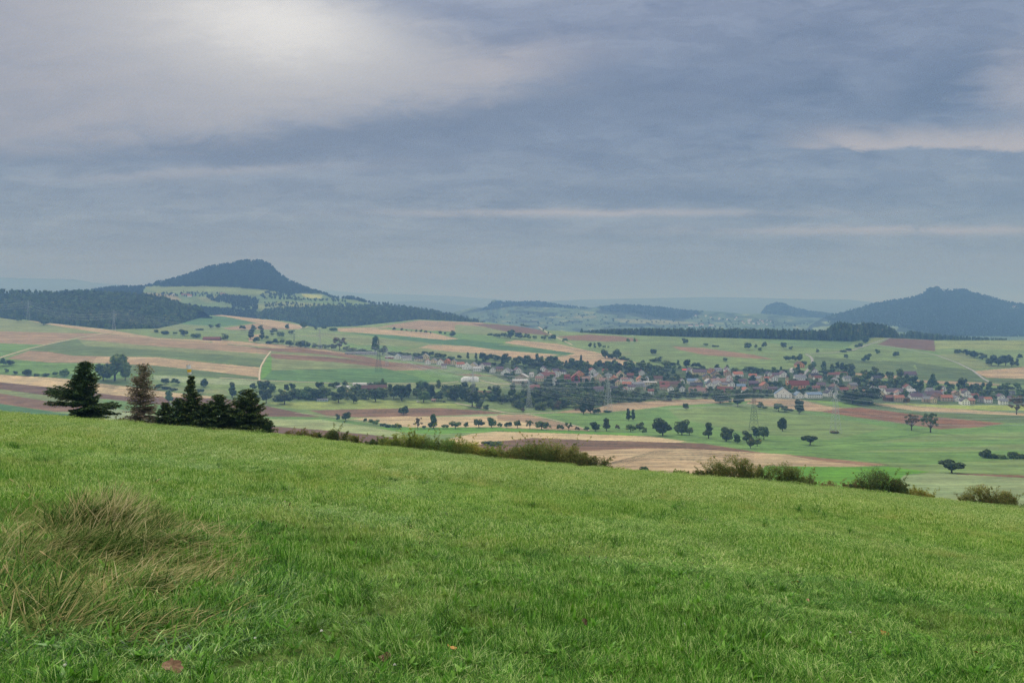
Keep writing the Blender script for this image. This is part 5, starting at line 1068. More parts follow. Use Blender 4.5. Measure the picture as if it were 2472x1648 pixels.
row('of the orchard belt right of the brown barn', 'trees of the orchard belt', [(2,1385,1230,70,60),(2,1440,1262,110,92,'round','mid'),(2,1505,1232,90,112,'round','dark'),(2,1560,1252,80,62),(2,1600,1215,60,50),(2,1640,1240,80,92),(2,1700,1252,90,112,'round','dark'),(2,1765,1252,80,102,'round','dark'),(2,1840,1300,140,125,'round','dark'),(2,1900,1312,70,60),(2,1955,1327,60,46),(2,1930,1242,70,62),(2,2000,1252,80,62),(3,40,1005,80,72),(3,130,1012,80,62),(3,200,1005,60,52),(3,130,962,110,132,'tall','dark'),(3,350,1052,80,82,'low','dark'),(3,497,1047,65,68,'round','brown'),(3,420,1035,70,66),(3,560,1030,100,82),(3,640,1032,80,62)])
row('of the belt behind the western houses', 'trees of the belt behind the houses', [(2,1450,885,60,40),(2,1500,888,60,44),(2,1555,905,60,47),(2,1600,905,60,40),(2,1660,912,70,40),(2,1735,908,40,36),(2,1805,908,40,52,'tall','dark'),(2,1872,912,35,52,'tall','dark'),(2,1908,914,35,56,'tall','dark'),(2,1995,918,55,52),(2,2045,925,50,45),(2,2092,962,60,78,'tall','dark'),
 (3,170,690,60,50),(3,230,692,70,68,'round','dark'),(3,320,712,80,60),(3,400,705,70,60),(3,470,702,80,62),(3,568,702,45,56,'tall','dark'),(3,640,716,70,46),(3,760,722,70,46),(3,825,712,70,68,'round','dark'),(3,900,707,50,40,'round','brown'),(3,972,712,60,58)])
row('of the belt around the red awning', 'trees of the upper belt above the village', [(3,1090,722,80,62),(3,1185,722,90,62),(3,1245,735,60,66),(3,1310,722,110,66),(3,1280,655,60,36),(3,1330,662,70,46),(3,1385,680,80,46),(3,1440,688,60,36),(3,1490,692,40,45,'tall','dark'),(3,1560,702,70,66,'round','dark'),(3,1615,706,60,40),(3,1660,712,70,46),(3,1690,722,40,36),(4,20,720,60,36),(4,70,738,60,40),(4,120,746,60,40),(4,170,755,60,40),(4,240,760,50,36)])
row('of the belt behind the eastern houses', 'trees of the belt behind the eastern houses', [(4,545,748,60,70,'round','light'),(4,640,772,80,50),(4,735,785,60,36),(4,930,855,90,84,'round','light'),(4,985,865,80,80,'round','mid'),(4,1050,862,70,60),(4,1110,865,70,52),(4,1185,862,60,52),(4,1240,862,70,76,'round','light'),(4,1300,885,70,66),(4,1370,892,80,72),(4,1445,890,70,82,'round','dark'),(4,1510,898,50,60),(4,1590,925,66,74,'round','dark'),(4,1660,905,60,40),(4,1765,882,90,80,'tall','dark'),(4,1850,905,80,50),(4,1910,902,70,56),(4,1980,930,70,46),(4,2090,902,90,50),(4,2170,882,70,36),(4,2230,882,60,56)])

# ------------------------------------------------------------------ houses
GL = mat('window_dark', (52, 56, 62), .25, .1, 1, .5); RM, WM = {}, {}
ROOF = {'red': (132, 84, 74), 'orange': (170, 110, 88), 'brown': (104, 78, 70), 'dark': (70, 68, 76), 'grey': (128, 128, 134), 'blue': (118, 138, 162), 'pink': (150, 120, 110), 'pale': (186, 184, 182), 'violet': (104, 86, 96)}
WALL = {'white': (244, 242, 236), 'cream': (222, 206, 166), 'orange': (220, 156, 108), 'red': (164, 72, 60), 'pale blue': (168, 196, 206), 'tan': (186, 166, 138), 'brown': (112, 84, 70), 'grey': (166, 166, 168)}
for k, c in ROOF.items(): RM[k] = mat('roof_'+k, c, .85, .16, .8)
for k, c in WALL.items(): WM[k] = mat('wall_'+k, c, .85, .08, .5)
FOOT = []
def house(k, x, y, w, roof, wall, o='s', name='house', label=None, group=None, hh=None, cat='house', storeys=2, rpitch=.8):
    """x, y = middle of the foot in tile pixels, w = width seen; o 's' eaves towards us, 'g' gable towards us"""
    sc = {0: 1, 5: 2.42, 6: 5.88, 7: 5.6, 8: 4.594, 9: 5.88, 10: 5.88}.get(k, 3.408); px, py = T(k, x, y); D = float(D_val(px, py)); m = D/F; W = w/sc*m*.94
    rg = random.Random(int(px*7+py*13)); e = empty(name, ((px-CX)/F*D, D, (HY-py)/F*D), rg.uniform(-.30, .30))
    if o == 's': L = W; d = min(max(8.0, W*.6), 13)
    else: d = W; L = min(max(9.0, W*1.2), 18); e.rotation_euler[2] += math.pi/2
    H = (hh or (2.7*storeys+.4)); rise = d/2*rpitch; z0 = -3.0
    b = MB(); b.box(-L/2, -d/2, z0, L/2, d/2, H)
    for s_ in (-1, 1):                                   # gables
        b.poly([(s_*L/2, -d/2, H), (s_*L/2, d/2, H), (s_*L/2, 0, H+rise-.05), (s_*(L/2-.25), -d/2, H), (s_*(L/2-.25), d/2, H), (s_*(L/2-.25), 0, H+rise-.05)], [(0, 1, 2), (3, 5, 4), (0, 2, 5, 3), (1, 4, 5, 2)])
    b.build('wall', WM[wall], e)
    r = MB(); ov = .55; t = .28
    for s_ in (-1, 1):
        y0, z1 = s_*(d/2+ov), H-ov*rpitch; x0 = L/2+ov
        r.poly([(-x0, y0, z1), (x0, y0, z1), (x0, 0, H+rise), (-x0, 0, H+rise), (-x0, y0, z1+t), (x0, y0, z1+t), (x0, 0, H+rise+t), (-x0, 0, H+rise+t)], [(0, 1, 2, 3), (4, 7, 6, 5), (0, 4, 5, 1), (1, 5, 6, 2), (3, 2, 6, 7), (0, 3, 7, 4)])
    ro = r.build('roof', RM[roof], e)
    if L > 7 and name == 'house':
        MB().box(L*.18, -.35+d*.12, H+rise*.5, L*.18+.7, .35+d*.12, H+rise+1.0).build('chimney', mat('chimney_brick', (150, 104, 88)), ro)
    # windows on the two sides towards us
    def win(cx, cz, side, ww=1.3, wh=1.4):
        q = MB()
        if side == 'f': q.box(cx-ww/2, -d/2-.06, cz-wh/2, cx+ww/2, -d/2+.02, cz+wh/2)
        elif side == 'g': q.box(-L/2-.06, cx-ww/2, cz-wh/2, -L/2+.02, cx+ww/2, cz+wh/2)
        else: q.box(L/2-.02, cx-ww/2, cz-wh/2, L/2+.06, cx+ww/2, cz+wh/2)
        q.build('window', GL, e)
    if o == 's':
        nw = max(2, min(7, int(L/3.6)))
        for i in range(nw):
            cx = -L/2+L*(i+.5)/nw
            for zz in ([1.6, 4.4] if H > 5 else [1.7]): win(cx, zz, 'f')
        win(0, H+rise*.25, 'g', 1.1, 1.2)
    else:
        # after the quarter turn the -x gable looks towards us
        nw = max(2, min(4, int(d/3.6)))
        for i in range(nw):
            for zz in ([1.6, 4.4] if H > 5 else [1.7]): win(-d/2+d*(i+.5)/nw, zz, 'g')
        win(0, H+rise*.32, 'g', 1.4, 1.3)
    FOOT.append((px, py, w/sc)); return tag(e, label, cat, group)
HS = [  # tile, x, foot y, width, roof, wall, turn   - western end of the village, from left to right
 (9,350,212,100,'blue','white','g'),(9,480,228,150,'grey','white','s'),(9,650,242,130,'dark','cream','s'),(9,750,212,110,'pale','cream','g'),(9,780,284,90,'orange','white','g'),(9,870,268,70,'grey','cream','g'),(9,960,290,110,'red','white','g'),(9,1060,278,80,'orange','orange','g'),(9,1150,288,90,'grey','cream','g'),(9,1240,322,120,'orange','white','s'),
 (9,1340,352,150,'pale','white','g'),(9,1430,340,110,'grey','cream','g'),(9,1480,385,120,'pale','white','s'),(9,1550,350,100,'violet','white','g'),(9,1620,330,110,'violet','white','s'),(9,1700,402,80,'grey','white','g'),(9,1800,385,110,'violet','tan','s'),(9,1900,432,150,'grey','white','g'),(9,1960,420,80,'dark','white','g'),(9,2055,412,110,'violet','white','g'),(9,1010,340,80,'violet','white','s'),
 # middle of the village
 (6,610,290,60,'pale','white','s'),(6,820,235,50,'grey','white','g'),(6,770,205,70,'violet','white','g'),(6,930,345,50,'grey','white','g'),(6,1050,252,90,'dark','white','s'),(6,1110,322,80,'red','red','s'),(6,1290,285,110,'red','orange','g'),(6,1380,355,120,'pink','tan','s'),
 (6,1440,325,90,'dark','white','g'),(6,1550,322,120,'grey','cream','g'),(6,1640,372,140,'pink','tan','s'),(6,1770,352,110,'orange','orange','g'),(6,1840,415,90,'pink','cream','g'),(6,1920,365,110,'pink','white','s'),(6,2010,375,80,'violet','white','g'),(6,1960,432,130,'orange','white','s'),(6,2150,362,110,'orange','cream','g'),(6,2240,350,70,'blue','white','g'),(6,2010,303,100,'red','brown','s'),(6,945,402,70,'pale','white','g'),
 (6,1560,495,150,'violet','grey','s'),(6,2300,535,90,'red','white','s'),(6,1700,310,90,'grey','white','s'),
 (7,250,402,150,'red','tan','s'),(7,400,408,170,'brown','tan','s'),(7,160,332,120,'brown','tan','s'),(7,480,360,70,'violet','white','g'),(7,330,470,80,'dark','white','g'),(7,600,225,90,'violet','white','g'),(7,880,225,80,'brown','orange','g'),(7,970,215,100,'grey','white','s'),(7,1090,210,80,'violet','white','g'),(7,1235,268,140,'orange','white','s'),
 (7,620,362,140,'blue','white','s'),(7,700,375,80,'grey','cream','g'),(7,840,375,90,'pale','pale blue','g'),(7,860,422,110,'dark','white','g'),(7,960,405,110,'grey','white','g'),(7,680,425,180,'dark','tan','s'),(7,250,445,140,'red','tan','s'),(7,1280,442,120,'blue','cream','s'),(7,1340,492,90,'orange','white','g'),(7,1440,298,110,'orange','white','s'),(7,1540,335,90,'grey','cream','g'),
 (7,1620,335,80,'orange','tan','s'),(7,1600,432,120,'orange','tan','g'),(7,1700,480,130,'violet','tan','s'),(7,1450,400,130,'violet','brown','s'),(7,1650,275,80,'dark','white','g'),(7,1740,285,110,'violet','white','s'),(7,1845,275,100,'violet','white','g'),(7,1980,215,60,'pale','white','g'),(7,2280,235,90,'violet','white','g'),(7,2265,292,130,'dark','tan','s'),(7,810,480,60,'pale','white','g'),
 (7,1050,420,90,'grey','cream','s'),(7,1150,405,80,'dark','white','g'),(7,1300,370,110,'violet','tan','s'),(7,1500,480,110,'violet','brown','s'),
 # east of the church
 (8,320,232,130,'red','white','s'),(8,220,232,90,'red','tan','s'),(8,385,272,90,'grey','white','s'),(8,715,272,110,'dark','white','s'),(8,780,380,80,'pink','white','s'),(8,350,402,110,'red','tan','s'),(8,225,402,130,'dark','white','s'),(8,450,348,100,'grey','tan','s'),(8,270,458,60,'grey','white','g'),(8,750,450,100,'orange','cream','g'),(8,1090,420,100,'pale','white','s'),
 (8,850,492,110,'red','brown','s'),(8,960,495,120,'orange','tan','s'),(8,1150,472,150,'violet','white','s'),(8,1270,505,90,'grey','tan','s'),(8,1340,512,60,'pink','cream','g'),(8,1490,492,120,'orange','tan','s'),(8,1600,495,60,'grey','white','g'),(8,1690,532,90,'dark','white','g'),(8,1762,525,70,'orange','tan','s'),(8,1950,512,80,'orange','white','s'),(8,2120,532,90,'grey','white','s'),(8,2200,500,60,'violet','tan','s'),
 (8,1300,405,80,'grey','white','s'),(8,40,380,90,'red','tan','s'),(8,100,345,100,'violet','tan','s'),(8,1880,505,70,'violet','grey','s'),(8,1440,425,60,'orange','white','g'),(8,180,440,80,'dark','white','g')]
_r = random.Random(44); _P = np.array([(1085,880),(1180,884),(1300,893),(1420,897),(1560,902),(1700,905),(1900,905),(2000,918),(2120,930),(2300,945),(2460,955),(2460,972),(2200,968),(2050,962),(1900,945),(1640,952),(1500,950),(1380,935),(1260,912),(1100,892)], float); _k = 0
_F = [(T(h[0], h[1], h[2]), h[3]/{6: 5.88, 7: 5.6, 8: 4.594, 9: 5.88}[h[0]]) for h in HS]
for _ in range(3000):
    _x, _y = _r.uniform(1085, 2460), _r.uniform(880, 972)
    if _k < 44 and inpoly(np.array([_x]), np.array([_y]), _P)[0] and all(abs(_x-a[0]) > (b+16)*.5 or abs(_y-a[1]) > 5 for a, b in _F) and not (1840 < _x < 1970 and _y > 925):
        _w = _r.uniform(14, 21); _F.append(((_x, _y), _w)); _k += 1; HS.append((0, _x, _y, _w, _r.choice(['violet', 'dark', 'brown', 'pink', 'red', 'grey']), _r.choice(['white', 'white', 'cream', 'tan']), _r.choice('sgg')))
RC = {'red': 'red-roofed', 'orange': 'orange-roofed', 'brown': 'brown-roofed', 'dark': 'dark-roofed', 'grey': 'grey-roofed', 'blue': 'slate-blue-roofed', 'pink': 'dusty pink-roofed', 'pale': 'pale-roofed', 'violet': 'purplish-roofed'}
def village():
    zones = [('at the western end of the village', lambda p: p < 1262), ('in the middle of the village', lambda p: p < 1560), ('between the poplar side and the church', lambda p: p < 1960), ('east of the church', lambda p: True)]
    cnt = {}; its = sorted(HS, key=lambda h: T(h[0], h[1], h[2])[0])
    for h in its:
        px = T(h[0], h[1], h[2])[0]; z = next(i for i, q in enumerate(zones) if q[1](px)); key = (z, h[4], h[5], h[6]); cnt.setdefault(key, []).append(h)
    for (z, r, w, o), hs in cnt.items():
        for i, h in enumerate(hs):
            a = '%s %s-walled house%s %s' % (RC[r], w, ' with its gable in front' if o == 'g' else '', zones[z][0])
            if len(hs) > 1: a = '%s %s%s, %s of its sort from the left %s' % (RC[r], w, ' gabled house' if o == 'g' else ' house', ordn(i), zones[z][0].replace('in the middle of the village', 'mid-village').replace('at the western end of the village', 'in the west').replace('between the poplar side and the church', 'west of church').replace('east of the church', 'east of church'))
            k, x, y, wd = h[:4]; house(k, x, y, wd, r, w, o, label=a, group='houses of the village', storeys=2 if wd < 140 else 1.6)
village()
B = lambda *a, **k: house(*a, **k)
B(10,1830,500,470,'grey','grey','s','long_shed','long low grey shed at the western end, below the hedge',None,4,'shed',rpitch=.25)
B(9,250,205,150,'pale','red','s','shed','flat pale-roofed shed with a dark red side at the western end',None,3.6,'shed',rpitch=.2)
B(9,2120,500,190,'pale','tan','g','hall','pale round-shouldered hall left of the dark red barn',None,5,'hall',rpitch=.5)
B(9,2090,548,230,'pale','tan','s','hall','lower tan hall with a pale roof in front of the round-shouldered one',None,4,'hall',rpitch=.4)
B(6,665,468,190,'red','brown','s','barn','dark red barn right of the pylon at the village edge',None,4,'barn',rpitch=.7)
B(6,830,300,230,'red','tan','s','long_house','long red-roofed house behind the wires',None,5,'house')
B(6,1230,345,130,'orange','red','g','house','bright orange-red gabled house, the most vivid of the village',None,7,'house')
B(6,2110,425,190,'grey','grey','s','hall','long grey-roofed hall in mid-village',None,5,'hall',rpitch=.5)
B(6,2290,408,200,'pale','cream','s','hall','long flat hall with a brown strip under its roof',None,6,'hall',rpitch=.2)
B(7,720,248,190,'violet','cream','s','long_house','long cream house with a dark roof right of the bright red awning',None,6,'house')
B(7,1010,378,340,'pink','tan','s','long_house','very long house with a dusty pink roof and blue end',None,6,'house')
B(7,700,490,260,'pink','tan','s','long_barn','long dusty red-roofed barn at the lower village edge',None,4,'barn')
B(7,1065,488,220,'red','tan','s','farmhouse','big dark red hipped farmhouse roof with two small dormers',None,4,'house',rpitch=1.0)
B(7,2075,315,160,'grey','white','s','house','wide white house above the church nave',None,5,'house')
B(7,2068,145,110,'brown','orange','g','house','orange house standing alone on the hillside by the lane bend',None,6,'house')
B(7,1850,552,230,'blue','white','g','hall','big white hall with a blue-grey roof and broad gable before the church',None,6.5,'hall',rpitch=.75)
B(7,2055,556,120,'blue','white','g','hall','smaller white gabled hall right of the big white one',None,4.5,'hall',rpitch=.8)
B(7,2260,556,220,'blue','white','s','hall','long white hall with slate-blue roof at the right of the white row',None,6,'hall',rpitch=.5)
B(8,920,418,230,'violet','white','s','long_house','long purplish-roofed house behind the orange-roofed ones east of the grove',None,5,'house')
B(8,1330,448,220,'violet','grey','s','long_house','long bluish purple roof behind the eastern houses',None,5,'house')
B(8,1072,212,165,'violet','grey','s','field_barn','lone brown-violet barn on the maize slope above the village',None,3,'barn',rpitch=.9)
B(1,1745,752,150,'red','brown','s','field_barn','lone red-roofed barn below the left wood',None,3,'barn')
B(2,780,1150,120,'pale','white','s','shed','pale-roofed shed left of the brown barn',None,3.5,'shed',rpitch=.3)
B(2,960,1128,210,'pale','white','s','shed','row of white sheds behind the brown barn',None,4,'shed',rpitch=.25)
B(2,1030,1168,225,'brown','brown','s','barn','wide brown barn with a hipped-looking roof among the tree belt',None,5,'barn',rpitch=.8)
B(2,610,1252,90,'grey','pale blue','s','shed','low long greenhouse-like shed under the trees left of the barn',None,2.2,'shed',rpitch=.2)
B(2,1525,1255,36,'pink','tan','s','hut','small pinkish hut at the orchard edge',None,2.4,'hut',rpitch=.4)
B(4,2190,925,40,'dark','grey','s','hut','dark hut high behind the easternmost houses',None,5,'hut',rpitch=.3)
# bright red awning
px, py = T(7, 530, 205); D = float(D_val(px, py)); k = D/F; e = empty('awning', ((px-CX)/F*D, D, (HY-py)/F*D))
MB().poly([(-7, -3, 3.2), (7, -3, 3.2), (7, 3, 5.2), (-7, 3, 5.2), (-7, -3, 3.4), (7, -3, 3.4), (7, 3, 5.4), (-7, 3, 5.4)], [(0, 1, 2, 3), (4, 7, 6, 5), (0, 4, 5, 1), (1, 5, 6, 2), (2, 6, 7, 3), (3, 7, 4, 0)]).build('canvas', mat('awning_red', (226, 72, 66)), e)
for a in (-6.8, 6.8): MB().tube([(a, -2.8, -2), (a, -2.8, 3.2)], .12, 5).build('post', mat('post_white', (210, 210, 210)), e)
tag(e, 'bright red awning at the upper edge of the village', 'awning')
# church
def church():
    px, py = T(7, 1905, 432); D = float(D_val(px, py)); k = D/F; e = empty('church', ((px-CX)/F*D, D, (HY-py)/F*D), -.12)
    cw, cr = WM['cream'], WM['orange']; w = 4.6
    MB().box(-w/2, -w/2, -4, w/2, w/2, 15).build('tower', cr, e)
    MB().box(-w/2-.25, -w/2-.25, 14.98, w/2+.25, w/2+.25, 15.6).box(-w/2+.1, -w/2+.1, 15.6, w/2-.1, w/2-.1, 20).build('belfry', cw, e)
    for x0 in (-1.1, 1.1): MB().box(x0-.5, -w/2-.02, 16.4, x0+.5, -w/2+.16, 18.9).build('belfry_window', GL, e)
    MB().box(-.5, -w/2-.06, 8, .5, -w/2+.02, 10).build('window', GL, e)
    MB().tube([(0, 0, 11.8), (0, 0, 11.9)], .01, 4).poly([(-1, -w/2-.07, 11.2), (1, -w/2-.07, 11.2), (1, -w/2-.07, 13.2), (-1, -w/2-.07, 13.2), (-1, -w/2+.02, 11.2), (1, -w/2+.02, 11.2), (1, -w/2+.02, 13.2), (-1, -w/2+.02, 13.2)], [(0, 1, 2, 3), (0, 4, 5, 1), (1, 5, 6, 2), (2, 6, 7, 3), (3, 7, 4, 0)]).build('clock_face', WM['white'], e)
    MB().poly([(-w/2-.3, -w/2-.3, 20), (w/2+.3, -w/2-.3, 20), (w/2+.3, w/2+.3, 20), (-w/2-.3, w/2+.3, 20), (-.9, 0, 22.5), (.9, 0, 22.5)], [(0, 3, 2, 1), (0, 1, 5, 4), (1, 2, 5), (2, 3, 4, 5), (3, 0, 4)]).build('tower_roof', RM['brown'], e)
    x0, x1, d, H, R = 3.2, 38, 12, 7.5, 7
    MB().box(x0, -d/2, -4, x1, d/2, H).poly([(x0, -d/2, H), (x0, d/2, H), (x0, 0, H+R), (x1, -d/2, H), (x1, d/2, H), (x1, 0, H+R)], [(0, 1, 2), (3, 5, 4), (0, 2, 5, 3), (1, 4, 5, 2)]).build('nave_wall', WM['orange'], e)
    r = MB()
    for s_ in (-1, 1):
        r.poly([(x0-.4, s_*(d/2+.7), H-.8), (x1+.4, s_*(d/2+.7), H-.8), (x1+.4, 0, H+R), (x0-.4, 0, H+R), (x0-.4, s_*(d/2+.7), H-.5), (x1+.4, s_*(d/2+.7), H-.5), (x1+.4, 0, H+R+.35), (x0-.4, 0, H+R+.35)], [(0, 1, 2, 3), (4, 7, 6, 5), (0, 4, 5, 1), (1, 5, 6, 2), (0, 3, 7, 4)])
    r.build('nave_roof', mat('roof_church', (124, 66, 54)), e)
    for i in range(6): MB().box(x0+3+i*5.6, -d/2-.06, 2.2, x0+4.4+i*5.6, -d/2+.02, 5.6).build('nave_window', GL, e)
    tag(e, 'village church with a short orange and cream tower and long dark red roof', 'church')
church()
# white polytunnel hall
def tunnel():
    px, py = T(2, 1820, 1092); D = float(D_val(px, py)); k = D/F; W = 146/3.408*k; e = empty('tunnel_hall', ((px-CX)/F*D, D, (HY-py)/F*D), .05); n = 14; d, H = 14.0, 9.5; b = MB(); sl = 7
    for i in range(sl+1):
        x = -W/2+W*i/sl; s_ = .80 if i in (0, sl) else 1.0; s_ = .62 if i == 0 else s_
        for j in range(n+1): a = math.pi*j/n; b.v.append((x, -d/2*math.cos(a), -2+(H*s_+2)*math.sin(a)**.75))
    for i in range(sl):
        for j in range(n): q = i*(n+1)+j; b.f.append([q, q+n+1, q+n+2, q+1])
    b.f.append(list(range(n+1))); b.f.append(list(range(sl*(n+1), (sl+1)*(n+1)))[::-1])
    b.build('skin', mat('tunnel_white', (232, 232, 230), .5, .06, .3), e)
    for i in range(1, sl): x = -W/2+W*i/sl; MB().tube([(x, -(d/2+.12)*math.cos(math.pi*j/n), -2+(H+2.15)*math.sin(math.pi*j/n)**.75) for j in range(n+1)], .16, 4).build('hoop', mat('hoop_grey', (176, 178, 180)), e)
    MB().box(-2.2, -d/2-.5, -2, 2.2, -d/2+.6, 3.6).build('door', mat('door_grey', (196, 198, 198)), e)
    tag(e, 'white round-topped tent hall alone on the green field', 'hall')
tunnel()
# the farm up on the mountain's shoulder, and the distant town: small bright buildings
def far_house(px, py, w, roof, wall, label, hill, group=None, hh=5):
    D = float(hill.Dat([px], [py])[0]); k = D/F; W = w*k; d = min(10.0, W*.7); e = empty('farmhouse' if hill is mountain else 'distant_house', ((px-CX)/F*D, D-6, (HY-py)/F*D), random.Random(px).uniform(-.3, .3)); r = d*.4
    MB().box(-W/2, -d/2, -4, W/2, d/2, hh).build('wall', WM[wall], e)
    MB().poly([(-W/2-.5, -d/2-.6, hh-.3), (W/2+.5, -d/2-.6, hh-.3), (W/2+.5, d/2+.6, hh-.3), (-W/2-.5, d/2+.6, hh-.3), (-W/2-.5, 0, hh+r), (W/2+.5, 0, hh+r)], [(0, 3, 2, 1), (0, 1, 5, 4), (2, 3, 4, 5), (1, 2, 5), (3, 0, 4)]).build('roof', RM[roof], e)
    tag(e, label, 'house', group)
for a in [(449,713,20,'red','tan','big red-roofed farmhouse on the meadow under the mountain'),(459,716,10,'orange','white','white annexe at the right of the red-roofed mountain farmhouse'),(420,713,6,'pale','white','small white outbuilding left of the mountain farmhouse'),(538,711,12,'pink','tan','low pinkish farm building half hidden right of the mountain farm')]: far_house(*a, mountain)
rg = random.Random(3); FH = []
for i in range(34):
    if i < 22: px, py, h_ = rg.uniform(1790, 1860), rg.uniform(773, 784), mid_hills
    elif i < 30: px, py, h_ = rg.uniform(1660, 1780), rg.uniform(762, 772), mid_hills
    else: px, py, h_ = rg.uniform(1620, 1720), rg.uniform(786, 789), mid_hills
    FH.append((px, py, rg.uniform(2.5, 4.5) if i < 30 else rg.uniform(8, 14), rg.choice(['orange', 'pink', 'red', 'pale']), 'white', h_, i))
FH.sort(key=lambda q: q[0]); _c = [0, 0]
for q in FH:
    s_ = int(q[6] >= 30); far_house(q[0], q[1], q[2], q[3], q[4], ('%s pale building from the left in the distant town below the flat-topped hill', '%s long pale shed from the left on the plain beyond the wood')[s_] % ordn(_c[s_]), q[5], ('buildings of the distant town', 'long pale sheds on the far plain')[s_], (7, 9)[s_]); _c[s_] += 1
far_house(2448, 741, 9, 'pink', 'white', 'lone pale building high on the right mountain', right_mountain)

# vehicles and small things near the barn
def van(k, x, y, col, lb, L=5.2):
    px, py = T(k, x, y); D = float(D_val(px, py)); e = empty('van', ((px-CX)/F*D, D, (HY-py)/F*D), .2); h = 2.1
    v = [(-L/2, 0.35), (L/2, .35), (L/2, 1.15), (L*.36, 1.3), (L*.22, h), (-L/2, h)]; m_ = MB(); n = len(v)
    m_.poly([(a, -.95, c) for a, c in v]+[(a, .95, c) for a, c in v], [list(range(n)), list(range(n, 2*n))[::-1]]+[(i, i+n, (i+1) % n+n, (i+1) % n) for i in range(n)]).build('body', mat('van_'+col[0], col[1], .35, .04), e)
    MB().box(L*.02, -.99, 1.25, L*.24, .99, 1.8).build('side_window', GL, e)
    for a in (-L*.3, L*.3):
        for s_ in (-1, 1): MB().tube([(a, s_*.98, .36), (a, s_*.75, .36)], .36, 12).build('wheel', mat('tyre', (30, 30, 30)), e)
    tag(e, lb, 'van')
van(2,1395,1262,('white',(232,232,230)),'white van parked on the meadow edge by the orchard'); van(2,1610,1262,('dark',(52,60,70)),'dark van parked beside the pinkish hut'); van(9,1010,335,('white',(232,232,230)),'white van parked below the orange-roofed western houses')
van(6,1095,395,('white',(232,232,230)),'white van among the trees under the power lines')

# trees between the houses
def scatter(polyp, n, seed, label, group, zone, wr=(9, 18), hr=(.7, 1.15), tints=('dark', 'dark', 'mid', 'mid', 'light'), avoid=True, cat=None):
    P = np.array(polyp, float); rg = random.Random(seed); x0, y0 = P.min(0); x1, y1 = P.max(0); done = 0; t = 0
    while done < n and t < 20000:
        t += 1; x, y = rg.uniform(x0, x1), rg.uniform(y0, y1)
        if not inpoly(np.array([x]), np.array([y]), P)[0]: continue
        w = rg.uniform(*wr); h = w*rg.uniform(*hr)
        if avoid and any(abs(x-a) < b/2+w*.38 and (-.5 < y-c < 5) for a, c, b in FOOT): continue
        tree(x, y, w, h, rg.choice(['round', 'round', 'tall', 'low']), rg.choice(tints), label, group, n=900, zone=zone(x) if callable(zone) else zone); done += 1
scatter([(1130,872),(1240,884),(1400,884),(1520,888),(1640,890),(1800,896),(1920,894),(2000,908),(2100,922),(2250,944),(2472,954),(2472,975),(2060,970),(1900,955),(1650,956),(1480,970),(1300,950),(1190,905)], 460, 21, 'tree among the village houses', 'trees among the village houses', lambda p: 'among the western houses' if p < 1262 else 'among the mid-village houses' if p < 1560 else 'among houses west of the church' if p < 1960 else 'among houses east of the church')
scatter([(1230,985),(1275,945),(1340,925),(1480,948),(1560,955),(1500,972),(1440,985),(1400,992),(1260,990)], 130, 22, 'orchard tree', 'trees of the dense orchards under the power lines', 'of the orchards under the wires', (13, 26))
scatter([(620,938),(700,936),(900,930),(1200,940),(1250,955),(1250,975),(1180,968),(1000,962),(760,968),(700,966),(620,962)], 90, 27, 'tree', 'trees of the belt before the brown barn', 'of the belt below the barn', (13, 26))
scatter([(1150,868),(1300,872),(1420,880),(1560,878),(1620,884),(1500,890),(1300,888),(1170,880)], 70, 28, 'tree', 'trees of the belt behind the houses', 'of the belt behind the houses', (12, 20))
scatter([(1960,880),(2100,900),(2260,925),(2472,940),(2600,950),(2600,965),(2472,960),(2250,945),(2090,925),(1960,900)], 90, 29, 'tree', 'trees of the belt behind the eastern houses', 'behind the eastern houses', (12, 24))
scatter([(1640,950),(1940,953),(1940,957),(1640,966),(1480,975),(1480,970)], 90, 23, 'tree', 'bushy trees along the lower village edge', 'along the lower village edge', (10, 18))

# bushes at pylon feet
for a in [(3,912,1072,70,24,'low','dark','dark flat scrub at the foot of the tan-ridge pylon'),(4,738,1246,80,26,'low','brown','brown scrub at the foot of the tallest slope pylon')]: row(a[7], None, [a[:7]])

plant()
# ------------------------------------------------------------------ woods (each reads as one mass)
def wood(name, P, hill, n, hm, seed, kinds, tints=('dark', 'mid'), Df=None, sq=1.0, sort=True):
    P = np.array(P, float); rg = np.random.default_rng(seed); x0, y0 = P.min(0); x1, y1 = P.max(0)
    px = rg.uniform(x0, x1, n*6); py = rg.uniform(y0, y1, n*6); m = inpoly(px, py, P); px, py = px[m][:n], py[m][:n]
    D = Df(px, py) if Df else hill.Dat(px, py)
    pr = [proto(k, 'far' if Df is None and hm < 16 else t, v, 260)[0] for k, t in kinds for v in (0, 1)]
    h = hm*rg.uniform(.75, 1.2, len(px)); w = h*rg.uniform(.55, .85, len(px))*sq; pts = W3(px, py, D); pts[:, 2] -= h*.12
    rot = np.zeros((len(px), 3)); rot[:, 2] = rg.uniform(0, 6.283, len(px))
    o = instancer(name, pts, pr, rot, np.stack([w, w, h], 1), seed=seed); return tag(o, kind='stuff')
BL = [('round', 'dark'), ('round', 'mid'), ('tall', 'dark'), ('round', 'mid'), ('round', 'light')]
xs_ = np.arange(-300, 520, 20); wt = np.array(wood_top, float)
lp = [(x, float(np.interp(x, wt[:, 0], wt[:, 1]))-1) for x in xs_ if x < 500]+[(505,764),(498,763),(470,772),(440,778),(438,786),(380,797),(264,798)]+[(x, float(top(x))+3) for x in range(240, -310, -30)]
wood('left_wood', lp, left_hill, 3600, 17, 1, BL, sq=1.25)
